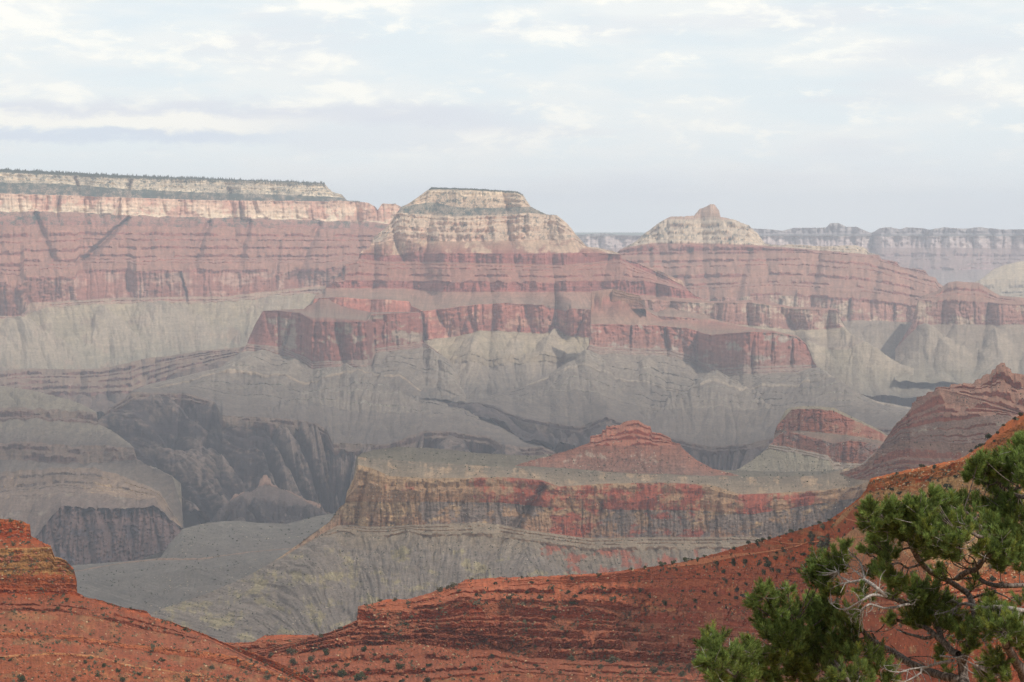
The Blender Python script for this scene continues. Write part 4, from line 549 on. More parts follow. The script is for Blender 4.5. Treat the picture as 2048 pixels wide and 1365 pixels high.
loft('cream_ridge', 1640, 2340, [(1640, 1075), (1687, 1021), (1720, 995.5), (1733, 978), (1740, 958), (1760, 953), (1789, 946), (1830, 937), (1884, 926), (1912, 921), (1928, 915), (1945, 902), (1965, 890), (1980, 876), (1990, 868), (2008, 849), (2027, 838), (2048, 827), (2150, 790), (2340, 730)],
    [([(1640, 1480), (2340, 1480)], [(1640, 1.22), (1740, 1.01), (1860, 0.84), (2340, 0.672)]), SL('#9c4c2e', '#a85a38', A=.5, alt='#b48c64', alo=.35, ahi=.7), ([(1640, 1240), (1800, 1225), (2048, 1200), (2340, 1180)], [(1640, 1.26), (1740, 1.05), (1860, 0.882), (2340, 0.773)]), LG(3, .35, RC, '#a3522f', '#ab6844', A=.4), ([(1640, 1190), (1800, 1180), (2048, 1150), (2340, 1120)], [(1640, 1.28), (1740, 1.07), (1860, 0.941), (2340, 0.806)]),
     SL('#a85a36', '#b8906a', A=.7, Z=6, alt='#bfa078', alo=-.1, ahi=.4, altp=[(1700, -1.2), (1790, -.6), (1900, 0)], spec=.22), ([(1640, 1085), (1690, 1070), (1740, 1045), (1800, 1060), (1900, 1075), (2048, 1085), (2340, 1060)], [(1640, 1.29), (1740, 1.09), (1860, 0.991), (2048, 0.907), (2340, 0.84)]), SL('#9c4a2c', '#a86038', A=.7, Z=5, alt='#bfa47e', alo=.0, ahi=.4, altp=[(1700, -1.2), (1770, -.6), (1840, .2)], spec=.24), ([(1640, 1078), (1690, 1035), (1720, 1008), (1740, 1002), (1800, 1005), (1860, 1000), (1950, 1010), (2048, 1000), (2340, 940)], [(1640, 1.3), (1740, 1.07), (2048, 0.941), (2340, 0.865)]),
     SL('#b0845c', '#bb9a70', A=1.4, Z=6, alt='#a8683f', alo=.2, ahi=.6, spec=.26), ([(1640, 1076), (1690, 1022), (1740, 985), (1800, 972), (1860, 962), (1930, 950), (2048, 900), (2340, 840)], [(1640, 1.3), (1740, 1.08), (2048, 0.966), (2340, 0.882)]), LG(2, .7, '#b08058', '#b87c4c', '#b06c40', A=1.2, alt='#a8532c', alo=.1, ahi=.5), ([(1640, 1075), (1720, 996), (1742, 962), (1789, 950), (1830, 941), (1884, 930), (1928, 920), (1965, 897), (1990, 876), (2048, 840), (2340, 760)], [(1640, 1.3), (1740, 1.09), (2048, 0.974), (2340, 0.89)]),
     SL('#b0602f', '#b86a38', A=.3), (0, [(1640, 1.3), (1740, 1.1), (2048, 1), (2340, 0.907)])],
    ROCK_NEAR, cstep=.8, rstep=.8, ca=(22, 6), sa=(26, 8), big=(110, 9), block=(14, 9, 9), uc=3, seed=113, skyjit=1.7, back=(10, 160), label='cream and orange crumbling ridge climbing to the right edge')

# rim ledge that carries the pine, under the lower edge of the view
def rim_ground():
    n = 60; P = []
    for j in range(n):
        for i in range(n):
            x = -22 + 50 * i / (n - 1); y = -6 + 40 * j / (n - 1)
            z = CAMZ - 1.7 - 0.17 * max(y, 0) - 0.012 * max(y - 12, 0) ** 2 + 0.15 * float(fbm(np.array([x * .5]), np.array([y * .5]), 3, 5)[0])
            if y > 27: z -= (y - 27) ** 1.6
            P.append((x, y, z))
    idx = np.arange(n * n).reshape(n, n)
    Q = np.stack([idx[:-1, :-1], idx[:-1, 1:], idx[1:, 1:], idx[1:, :-1]], -1).reshape(-1, 4)
    tag(link(mesh_np('ground', np.array(P), Q, ROCK_NEAR, np.tile(lin('#a07a58'), (n * n, 1)))), 'rocky canyon rim under the pine', kind='structure')
rim_ground()
# ------------------------------------------------------------------ small surface things
NEAR = ['red_slope', 'red_bluff', 'cream_ridge']
def leaf_mat(name, c0, c1, rough=.9, trans=.25):
    m, t = mat_new(name)
    at = N(t, 'ShaderNodeAttribute', attribute_name='tint')
    geo = N(t, 'ShaderNodeNewGeometry'); n = N(t, 'ShaderNodeTexNoise', inp={'Scale': 3.0, 'Detail': 2}); t.links.new(geo.outputs['Position'], n.inputs['Vector'])
    c = mixc(t, n.outputs[0], tuple(lin(c0)), tuple(lin(c1)))
    c = mixc(t, 1.0, c, at.outputs[0], 'MULTIPLY')
    b = N(t, 'ShaderNodeBsdfPrincipled', inp={'Roughness': rough, 'Specular IOR Level': .2}); t.links.new(c, b.inputs['Base Color'])
    tl = N(t, 'ShaderNodeBsdfTranslucent'); t.links.new(c, tl.inputs[0]); mx = N(t, 'ShaderNodeMixShader'); mx.inputs[0].default_value = trans
    t.links.new(b.outputs[0], mx.inputs[1]); t.links.new(tl.outputs[0], mx.inputs[2])
    o = N(t, 'ShaderNodeOutputMaterial'); t.links.new(mx.outputs[0], o.inputs[0]); return m
SHRUB_M = [leaf_mat('juniper_leaf', '#43492f', '#5a5e40'), leaf_mat('sage_leaf', '#5a5a46', '#747058'), leaf_mat('dark_leaf', '#363c2e', '#4a5038')]
def quads_cloud(c, sz, n, r, seed):
    """n random leaf quads of size sz around centres c"""
    g = np.random.default_rng(seed)
    u = g.normal(size=(n, 3)); u /= np.linalg.norm(u, axis=1)[:, None]
    v = np.cross(u, g.normal(size=(n, 3))); v /= np.linalg.norm(v, axis=1)[:, None]
    s = sz * (0.6 + 0.8 * g.random((n, 1)))
    V = np.stack([c - u * s - v * s * .6, c + u * s - v * s * .6, c + u * s * .7 + v * s * .6, c - u * s * .7 + v * s * .6], 1).reshape(-1, 3)
    return V, np.arange(4 * n).reshape(-1, 4)
def shrub_mesh(k, seed):
    """about 1 unit tall and wide, several rounded boughs of leaf-sized faces over short stems"""
    g = np.random.default_rng(seed); nb = g.integers(5, 9); C = []
    for i in range(nb):
        a = g.random() * 6.28; r = .30 * math.sqrt(g.random()); h = .18 + .5 * g.random() * (1 - r)
        m = 46; p = g.normal(size=(m, 3)); p /= np.linalg.norm(p, axis=1)[:, None]
        p *= (.25 + .75 * g.random((m, 1)) ** .4) * np.array([.22, .22, .19]) * (.7 + .6 * g.random())
        C.append(p + np.array([r * math.cos(a), r * math.sin(a), h]))
    C = np.vstack(C); C[:, 2] = np.abs(C[:, 2]) + .02
    V, Q = quads_cloud(C, .055, len(C), 1, seed + 1)
    tint = np.repeat(.7 + .6 * g.random((len(C), 1)), 4, 0) * np.ones((1, 3))
    for i in range(4):                                            # stems
        a = g.random() * 6.28; d = np.array([.2 * math.cos(a), .2 * math.sin(a), .45]); w_ = np.array([.02, 0, 0])
        b = len(V); V = np.vstack([V, [-w_, w_, d + w_ * .4, d - w_ * .4]]); Q = np.vstack([Q, [[b, b + 1, b + 2, b + 3]]]); tint = np.vstack([tint, np.full((4, 3), .55)])
    o = mesh_np('shrub', V, Q, SHRUB_M[k], tint); return o.data
SHRUBS = [shrub_mesh(i % 3, 300 + i * 7) for i in range(9)]
# photo position (px, py) and size of every bush one can tell apart, by the place it grows at
BUSH = {
 'on the slope below the left bluff': '10,1251,5 43,1261,6 229,1237,5 352,1251,6 371,1260,7 263,1244,6 72,1226,4 87,1224,6 116,1217,6 261,1217,5 133,1202,6 388,1285,6 287,1290,4 311,1284,4',
 'on top of the left bluff': '56,1085,6 27,1090,6 22,1043,6 20,1063,6',
 'on the red slope at the bottom left corner': '44,1357,14 147,1359,9 246,1360,9 323,1320,12 236,1342,9 208,1330,10 195,1352,7 376,1360,11 231,1323,6 60,1335,6 105,1345,6 280,1350,6 20,1320,6 170,1325,6',
 'in the red hollow between bluff and cliff': '424,1335,10 458,1355,9 475,1360,7 502,1321,6 513,1325,6 531,1331,6 542,1309,8 583,1307,10 593,1290,8 586,1323,13 622,1321,8 642,1273,6 440,1310,5 565,1340,7 490,1345,6 535,1355,8',
 'on the slope at the left foot of the red cliff': '651,1306,14 612,1342,11 632,1343,8 670,1333,10 683,1350,11 683,1321,8 694,1331,8 682,1258,6 729,1299,13 707,1315,10 772,1323,10 799,1333,13 766,1340,9 719,1354,18 633,1355,7 621,1321,6 680,1258,8 735,1340,8 750,1310,6',
 'on the slope below the middle of the red cliff': '784,1354,7 813,1354,6 848,1340,8 858,1360,11 803,1362,8 858,1331,8 916,1288,7 983,1310,9 950,1340,8 1000,1345,7 930,1325,6 1073,1332,7 1035,1350,7 900,1350,7 1050,1300,6 965,1358,8',
 'on the slope below the right part of the red cliff': '1143,1319,11 1158,1334,8 1225,1319,17 1201,1334,10 1188,1352,8 1307,1342,13 1323,1327,12 1338,1340,9 1377,1333,10 1319,1315,8 1120,1345,7 1260,1345,9 1240,1335,7 1365,1350,9 1285,1325,7 1390,1320,9',
 'on a ledge in the face of the red cliff': '811,1249,7 772,1280,7 1108,1237,7 1053,1259,9 1205,1299,6 1162,1290,8 1125,1274,9 776,1268,6 840,1232,6 1270,1260,6 1215,1240,6',
 'along the left crest of the red cliff': '817,1206,8 881,1180,9 908,1172,10 918,1182,8 896,1176,7 944,1158,5 760,1202,5 790,1201,5',
 'on the bench above the red cliff': '955,1190,8 1018,1196,10 1055,1184,9 1080,1194,10 1127,1202,7 1147,1205,10 1151,1192,7 1135,1184,9 1160,1186,7 1063,1166,6 1096,1161,6 1145,1159,7 990,1168,6 1105,1178,6',
 'on the ledgy slope right of the bench': '1207,1178,8 1198,1151,9 1282,1181,10 1332,1206,13 1367,1181,9 1393,1202,10 1240,1190,7 1260,1165,6 1305,1165,6 1345,1165,6 1222,1200,6 1300,1195,6',
 'along the skyline where the ridge turns orange': '1325,1130,10 1345,1127,9 1370,1122,11 1385,1119,8 1397,1121,9 1290,1136,6 1262,1140,6 1410,1113,7 1355,1140,6',
 'below the orange flat beside the trail': '1445,1115,8 1464,1110,7 1468,1121,9 1470,1130,9 1436,1128,10 1421,1154,9 1454,1163,9 1468,1158,7 1481,1149,10 1494,1123,11 1501,1109,7 1395,1148,7 1410,1135,6 1450,1145,7 1430,1143,6',
 'on the red slope under the trail': '1519,1128,8 1535,1121,11 1540,1131,12 1552,1117,8 1547,1140,9 1559,1143,7 1530,1146,12 1554,1105,8 1569,1102,8 1587,1117,9 1595,1140,10 1608,1108,11 1621,1118,11 1613,1129,8 1575,1130,7 1506,1138,8',
 'on the lower ledges left of the pine': '1411,1183,10 1476,1178,14 1475,1196,10 1488,1193,8 1505,1175,6 1433,1191,7 1455,1215,10 1495,1169,7 1440,1205,8 1420,1205,7 1392,1215,7 1460,1190,7',
 'along the crest above the trail': '1498,1085,10 1515,1079,11 1525,1080,9 1540,1078,8 1517,1089,9 1574,1068,7 1584,1064,7 1600,1058,6 1560,1072,6 1625,1052,7 1640,1047,6 1660,1040,7 1470,1098,7',
 'beside the upper trail': '1622,1066,8 1624,1077,10 1625,1086,10 1585,1081,7 1648,1057,8 1658,1071,9 1679,1062,8 1692,1045,7 1708,1057,7 1670,1043,7 1656,1091,18 1649,1101,9 1623,1102,9 1640,1090,7 1700,1085,7 1690,1070,6 1665,1055,6',
 'on the cream ridge': '1792,947,9 1785,978,9 1898,978,13 1913,953,10 1867,935,7 1799,987,9 1824,993,9 1845,933,7 1932,947,11 1745,994,6 1718,1015,7 1989,883,7 1999,895,6 1815,965,6 1860,960,6',
 'on the skyline at the right edge': '1951,895,9 1960,888,10 1968,884,8 1980,873,11 1995,866,9 2008,850,8 2030,838,9 2041,830,10 1942,903,7',
 'on the rubble slope behind the pine': '1985,1159,13 2003,1165,8 2012,1146,9 1940,1180,8 1850,1090,9 1835,1055,8 1960,1190,8 2030,1195,8 1990,1185,7',
}
ORD = ['first', 'second', 'third', 'fourth', 'fifth', 'sixth', 'seventh', 'eighth', 'ninth', 'tenth', 'eleventh', 'twelfth', 'thirteenth', 'fourteenth', 'fifteenth', 'sixteenth', 'seventeenth', 'eighteenth', 'nineteenth']
def bushes():
    k = 0
    for place, txt in BUSH.items():
        its = sorted([tuple(float(v) for v in q.split(',')) for q in txt.split()])
        big = max(its, key=lambda q: q[2])
        for i, (px, py, s) in enumerate(its):
            p = locate(NEAR, px, py + .38 * s) or locate(NEAR, px, py + .38 * s + 4) or locate(NEAR, px, py + .38 * s + 9)
            if p is None: print('bush off ground', px, py); continue
            me = SHRUBS[(k * 5 + i) % 9]; o = bpy.data.objects.new('shrub', me); link(o)
            sz = (1.25 + .8 * random.random() ** 2) * s / F * p.y; w_ = 1.0 + .35 * random.random() + (.5 if s > 15 else 0)
            o.location = (p.x, p.y, p.z - .08 * sz); o.scale = (sz * w_, sz * w_, sz * (.85 + .3 * random.random())); o.rotation_euler = (0, 0, random.random() * 6.28)
            lab = 'largest bush %s' % place if (px, py, s) == big else '%s bush from the left %s' % (ORD[i], place)
            tag(o, lab, 'shrub', 'bushes ' + place); k += 1
bushes()

def scatter(name, lofts, n, region, size, mat, kind, label, cat, seed, dens=None, flat=1.0, tint=(.7, 1.3)):
    g = np.random.default_rng(seed); VV, QQ, TT, b = [], [], [], 0
    x0, x1, y0, y1 = region; made = 0; tries = 0
    while made < n and tries < n * 6:
        tries += 1
        px, py = x0 + g.random() * (x1 - x0), y0 + g.random() * (y1 - y0)
        if dens is not None and g.random() > dens(px, py): continue
        p = locate(lofts, px, py)
        if p is None: continue
        s = (size[0] + (size[1] - size[0]) * g.random() ** 2.2) / F * p.y
        if kind == 'leaf':
            m = 7; c = g.normal(size=(m, 3)) * np.array([.3, .3, .2]) * s + np.array([p.x, p.y, p.z + .3 * s]); V, Q = quads_cloud(c, .34 * s, m, 1, int(g.integers(1 << 30)))
        else:
            V = np.array([(a, bb, c) for c in (0, 1) for bb in (-.5, .5) for a in (-.5, .5)], float); V[:, :2] *= np.where(V[:, 2:] > 0, .7, 1.0)
            V += g.normal(size=V.shape) * .14; V *= s * np.array([1 + .5 * g.random(), 1, .7 * flat]); a = g.random() * 6.28
            V = np.c_[V[:, 0] * math.cos(a) - V[:, 1] * math.sin(a), V[:, 0] * math.sin(a) + V[:, 1] * math.cos(a), V[:, 2] - .15 * s] + np.array([p.x, p.y, p.z])
            Q = np.array([[0, 2, 3, 1], [4, 5, 7, 6], [0, 1, 5, 4], [2, 6, 7, 3], [0, 4, 6, 2], [1, 3, 7, 5]])
        VV.append(V); QQ.append(Q + b); b += len(V); TT.append(np.full((len(V), 3), tint[0] + (tint[1] - tint[0]) * g.random())); made += 1
    o = link(mesh_np(name, np.vstack(VV), np.vstack(QQ), mat, np.vstack(TT))); tag(o, label, cat, kind='stuff')
def patchy(sc, lo, hi, seed): return lambda px, py: float(sstep(lo, hi, fbm(np.array([px / sc]), np.array([py / (sc * .6)]), 3, seed)[0]))
scatter('low_scrub', NEAR, 9500, (-100, 2150, 840, 1420), (1.5, 6.5), SHRUB_M[1], 'leaf', 'low grey-green scrub sprinkled over the red foreground slopes', 'scrub', 11, patchy(60, -.35, .4, 4))
def rubble_mat(name, h):
    m, t = mat_new(name); at = N(t, 'ShaderNodeAttribute', attribute_name='tint'); geo = N(t, 'ShaderNodeNewGeometry')
    n = N(t, 'ShaderNodeTexNoise', inp={'Scale': 1.5, 'Detail': 3}); t.links.new(geo.outputs['Position'], n.inputs['Vector'])
    c = mixc(t, n.outputs[0], tuple(lin(h) * .75), tuple(lin(h) * 1.15)); c = mixc(t, 1.0, c, at.outputs[0], 'MULTIPLY')
    b = N(t, 'ShaderNodeBsdfPrincipled', inp={'Roughness': .95, 'Specular IOR Level': .1}); t.links.new(c, b.inputs['Base Color'])
    o = N(t, 'ShaderNodeOutputMaterial'); t.links.new(b.outputs[0], o.inputs[0]); return m
scatter('red_rubble', ['red_slope', 'red_bluff'], 8000, (-100, 1850, 1040, 1420), (1.2, 5.0), rubble_mat('red_stone', '#a8674e'), 'rock', 'loose red stones strewn over the foreground slopes', 'stones', 12, patchy(45, -.25, .35, 6))
scatter('pale_rubble', NEAR, 5500, (-100, 2150, 900, 1420), (1.0, 4.2), rubble_mat('pale_stone', '#bfa07c'), 'rock', 'loose pale stones strewn over the foreground slopes', 'stones', 13, lambda px, py: 1.0 if (px > 1720 and py < 1260) else .16)
MIDL = ['banded_cliff_butte', 'red_pyramid', 'red_cliff_block', 'red_layered_ridge', 'near_platform']
scatter('desert_scrub', MIDL, 9000, (120, 2150, 730, 1290), (.8, 3.2), SHRUB_M[2], 'leaf', 'dark scrub dotted over the middle buttes and talus', 'scrub', 14, patchy(70, -.4, .3, 8))
scatter('fallen_blocks', MIDL, 2600, (300, 2150, 730, 1290), (.8, 2.4), rubble_mat('grey_stone', '#b5a690'), 'rock', 'pale fallen blocks on the middle slopes', 'stones', 15, patchy(60, -.1, .5, 9))
def rim_forest():
    """woodland on the far rims: many small conifers, one mass at this distance"""
    g = np.random.default_rng(5); VV, QQ, b = [], [], 0
    def add(lofts, n, x0, x1, f0, f1, hpx):
        nonlocal b
        for i in range(n):
            px = x0 + g.random() * (x1 - x0); nm = lofts
            P, YY, DV, SEG = LOFTS[nm]; c = min(max(int((px - P[0]) / (P[1] - P[0])), 0), len(P) - 1)
            py = YY[-1, c] + f0 + (f1 - f0) * g.random()
            p = locate([nm], px, py)
            if p is None: continue
            h = hpx * (.6 + .8 * g.random()) / F * p.y; r = h * .28
            a = g.random() * 6.28; ring = [(p.x + r * math.cos(a + k * 2.094), p.y + r * math.sin(a + k * 2.094), p.z) for k in range(3)]
            VV.extend(ring + [(p.x, p.y, p.z + h)]); QQ.extend([[b, b + 1, b + 3], [b + 1, b + 2, b + 3], [b + 2, b, b + 3]]); b += 4
    add('north_rim', 5200, -250, 650, 0.2, 7, 2.2); add('north_rim', 500, -250, 650, 0.1, 1.0, 4.0); add('north_rim', 3500, -250, 690, 24, 44, 1.5); add('north_rim', 1500, -250, 640, 80, 130, 1.4)
    add('flat_topped_mesa', 1500, 858, 1046, 0.2, 3, 1.8); add('flat_topped_mesa', 1500, 805, 1120, 22, 52, 1.5); add('pointed_temple', 300, 1290, 1520, 4, 50, 1.2)
    o = link(mesh_np('rim_woodland', np.array(VV), np.array(QQ), leaf_mat('far_conifer', '#2e3d30', '#3c4a3a'), np.ones((len(VV), 3)))); tag(o, 'dark woodland along the far rims and ledges', 'woodland', kind='stuff')
rim_forest()

# ------------------------------------------------------------------ trail
def trail():
    V, Q = [], []
    def run(pts, wid):
        px = np.arange(pts[0][0], pts[-1][0], 1.5) if pts[-1][0] > pts[0][0] else None
        a = np.array(pts, float); L = np.r_[0, np.cumsum(np.hypot(*np.diff(a, axis=0).T))]; s = np.arange(0, L[-1], 1.5)
        X = np.interp(s, L, a[:, 0]); Y = np.interp(s, L, a[:, 1]) + .5 * fbm(s / 18, s * 0, 3, 4); W = np.interp(s, L, wid)
        prev = None
        for x, y, w_ in zip(X, Y, W):
            q = [locate(NEAR, x, y - w_ / 2), locate(NEAR, x, y), locate(NEAR, x, y + w_ / 2)]
            if None in q: prev = None; continue
            b = len(V)
            for p in q: V.append(Vector((p.x, p.y, p.z - CAMZ)) * (1 - 1.2 / p.y) + Vector((0, 0, CAMZ)))
            if prev is not None: Q.extend([[prev, b, b + 1, prev + 1], [prev + 1, b + 1, b + 2, prev + 2]])
            prev = b
    run([(1335, 1134), (1370, 1128), (1405, 1123), (1440, 1116), (1478, 1110), (1517, 1106), (1556, 1100), (1595, 1092), (1615, 1084.5), (1654, 1082.5), (1712, 1075), (1748, 1071), (1790, 1066)], [4, 8, 11, 10, 6, 3, 2.4, 2.4, 2.2, 2.2, 2.2, 2.2, 2])
    run([(1745, 1056), (1720, 1045), (1693, 1038.5), (1687, 1032), (1689, 1025), (1697, 1020), (1709, 1014)], [2, 2, 2, 2.4, 2.2, 1.8, 1.4])
    run([(1540, 1082), (1580, 1088), (1612, 1087)], [1, 1.6, 1.4])
    tag(link(mesh_np('path', np.array([tuple(v) for v in V]), np.array(Q), ROCK_NEAR, np.tile(lin('#c07a52'), (len(V), 1)))), 'worn orange foot trail across the red ridge', kind='structure')
trail()

# ------------------------------------------------------------------ hikers
def cloth(name, h):
    m, t = mat_new(name); geo = N(t, 'ShaderNodeNewGeometry'); n = N(t, 'ShaderNodeTexNoise', inp={'Scale': 9.0}); t.links.new(geo.outputs['Position'], n.inputs['Vector'])
    c = mixc(t, n.outputs[0], tuple(lin(h) * .8), tuple(lin(h) * 1.2)); b = N(t, 'ShaderNodeBsdfPrincipled', inp={'Roughness': .9}); t.links.new(c, b.inputs['Base Color'])
    o = N(t, 'ShaderNodeOutputMaterial'); t.links.new(b.outputs[0], o.inputs[0]); return m
SKIN = cloth('skin', '#b88468'); DARK = cloth('dark_cloth', '#26262a'); TROU = cloth('trousers', '#3a2c2c'); WHITE = cloth('pale_cloth', '#e6e2d8'); PINK = cloth('pink_cloth', '#b08a84')
def person(px, py, top, legs, hat, label, turn=0.0, stride=.16, group='hikers on the red ridge'):
    p = locate(NEAR, px, py)
    if p is None: print('person off ground', px, py); return
    bm = bmesh.new()
    J = [(0, 0, .95), (0, 0, 1.2), (0, 0, 1.42), (0, 0, 1.52), (0, -.02, 1.60), (0, -.01, 1.72),
         (.1, 0, .90), (.11, -stride * .6, .50), (.11, -stride, .07), (.11, -stride - .14, .04), (-.1, 0, .90), (-.11, stride * .5, .50), (-.11, stride + .04, .09), (-.11, stride - .08, .04),
         (.2, 0, 1.38), (.27, .04, 1.12), (.25, -.08, .88), (.25, -.11, .80), (-.2, 0, 1.38), (-.27, .03, 1.12), (-.26, -.06, .88), (-.26, -.09, .80)]
    R = [.15, .15, .16, .065, .085, .09, .095, .065, .05, .045, .095, .065, .05, .045, .065, .05, .038, .04, .065, .05, .038, .04]
    E = [(0, 1), (1, 2), (2, 3), (3, 4), (4, 5), (0, 6), (6, 7), (7, 8), (8, 9), (0, 10), (10, 11), (11, 12), (12, 13), (2, 14), (14, 15), (15, 16), (16, 17), (2, 18), (18, 19), (19, 20), (20, 21)]
    me = bpy.data.meshes.new('person'); me.from_pydata(J, E, [])
    o = bpy.data.objects.new('person', me); link(o)
    md = o.modifiers.new('skin', 'SKIN'); 
    for v, r in zip(me.skin_vertices[0].data, R): v.radius = (r, r * .85)
    me.skin_vertices[0].data[0].use_root = True
    s = o.modifiers.new('sub', 'SUBSURF'); s.levels = s.render_levels = 1
    dg = bpy.context.evaluated_depsgraph_get(); me2 = bpy.data.meshes.new_from_object(o.evaluated_get(dg)); o.modifiers.clear(); o.data = me2
    me2.materials.clear()
    for m in (top, legs, SKIN): me2.materials.append(m)
    for f in me2.polygons: f.material_index = 2 if f.center.z > 1.5 or (f.center.z < .86 and abs(f.center.x) > .2) else (0 if f.center.z > .93 else 1)
    o.location = p; o.rotation_euler = (0, 0, turn); tag(o, label, 'person', group)
    if hat:
        b2 = bmesh.new(); ring = [(.2, 1.74), (.2, 1.755), (.11, 1.76), (.1, 1.84), (.06, 1.87), (0.001, 1.875)]
        vs = [[b2.verts.new((r * math.cos(a), r * math.sin(a) * 1.1, z)) for a in [k * math.pi / 6 for k in range(12)]] for r, z in ring]
        for i in range(5):
            for k in range(12): b2.faces.new((vs[i][k], vs[i][(k + 1) % 12], vs[i + 1][(k + 1) % 12], vs[i + 1][k]))
        b2.faces.new(vs[0][::-1]); mh = bpy.data.meshes.new('hat'); b2.to_mesh(mh); mh.materials.append(hat); link(bpy.data.objects.new('hat', mh), o)
    return o
person(1487.5, 1106, DARK, DARK, WHITE, 'person in dark clothes and a white hat on the orange trail bend', 2.6)
person(1493.5, 1100, PINK, TROU, None, 'person in a pale pink top just behind the white-hatted walker', 2.9)
person(1006, 1156.5, DARK, TROU, None, 'left of two tiny dark hikers side by side on the cliff crest', 2.9)
person(1009.8, 1156.5, TROU, DARK, None, 'right of two tiny dark hikers side by side on the cliff crest', 3.4)
person(961.5, 1160.5, TROU, TROU, None, 'lone tiny dark hiker near the left end of the cliff crest', 1.4)

# ------------------------------------------------------------------ the pine in the near right corner
def bark_mat(name, h0, h1):
    m, t = mat_new(name); tc = N(t, 'ShaderNodeTexCoord'); mp = N(t, 'ShaderNodeMapping'); mp.inputs['Scale'].default_value = (60, 60, 14); t.links.new(tc.outputs['Object'], mp.inputs[0])
    n = N(t, 'ShaderNodeTexNoise', inp={'Scale': 1.0, 'Detail': 5, 'Roughness': .7}); t.links.new(mp.outputs[0], n.inputs['Vector'])
    c = mixc(t, smooth(t, n.outputs[0], .35, .68), tuple(lin(h0)), tuple(lin(h1)))
    bp = N(t, 'ShaderNodeBump', inp={'Strength': .8, 'Distance': .006}); t.links.new(n.outputs[0], bp.inputs['Height'])
    b = N(t, 'ShaderNodeBsdfPrincipled', inp={'Roughness': .9, 'Specular IOR Level': .15}); t.links.new(c, b.inputs['Base Color']); t.links.new(bp.outputs[0], b.inputs['Normal'])
    o = N(t, 'ShaderNodeOutputMaterial'); t.links.new(b.outputs[0], o.inputs[0]); return m
BARK = bark_mat('pine_bark', '#3a322e', '#83776e'); DEAD = bark_mat('dead_wood', '#6a6460', '#b2aaa2')
NEEDLE = leaf_mat('pine_needles', '#5f7444', '#7e9459', .55, .42)
def treeD(px, py): return 19.9 + 1.1 * float(fbm(np.array([px / 190.]), np.array([py / 190.]), 2, 77)[0])
def tp(px, py, d=0.0): return np.array(world(px, py, treeD(px, py) + d))
def tube(pts, rad, seg=7):
    """pts (n,3), rad metres; smooth curve through the points"""
    pts = np.array(pts, float); n = len(pts); T = np.linspace(0, n - 1, max(2, (n - 1) * 4 + 1)); C, Rr = [], []
    for t in T:
        i = min(int(t), n - 2); f = t - i; p0, p1, p2, p3 = pts[max(i - 1, 0)], pts[i], pts[i + 1], pts[min(i + 2, n - 1)]
        C.append(.5 * (2 * p1 + (p2 - p0) * f + (2 * p0 - 5 * p1 + 4 * p2 - p3) * f * f + (3 * p1 - p0 - 3 * p2 + p3) * f ** 3)); Rr.append(rad[i] * (1 - f) + rad[i + 1] * f)
    C = np.array(C); V = []
    for i, c in enumerate(C):
        d = C[min(i + 1, len(C) - 1)] - C[max(i - 1, 0)]; d /= np.linalg.norm(d) + 1e-9
        a = np.cross(d, (0, 1, 0.01)); a /= np.linalg.norm(a) + 1e-9; b = np.cross(d, a); r = Rr[i] * (1 + .10 * math.sin(i * 2.3 + pts[0][0] * 9))
        V += [c + r * (a * math.cos(k * 6.2832 / seg) + b * math.sin(k * 6.2832 / seg)) for k in range(seg)]
    Q = [[i * seg + k, i * seg + (k + 1) % seg, (i + 1) * seg + (k + 1) % seg, (i + 1) * seg + k] for i in range(len(C) - 1) for k in range(seg)]
    return np.array(V), np.array(Q), C
class Acc:
    def __init__(s): s.V, s.Q, s.T, s.n = [], [], [], 0
    def add(s, V, Q, t=None):
        s.V.append(V); s.Q.append(Q + s.n); s.n += len(V); s.T.append(np.ones((len(V), 3)) if t is None else t)
    def obj(s, name, mat, parent): return link(mesh_np(name, np.vstack(s.V), np.vstack(s.Q), mat, np.vstack(s.T), True), parent)
PXM = 20.0 / F
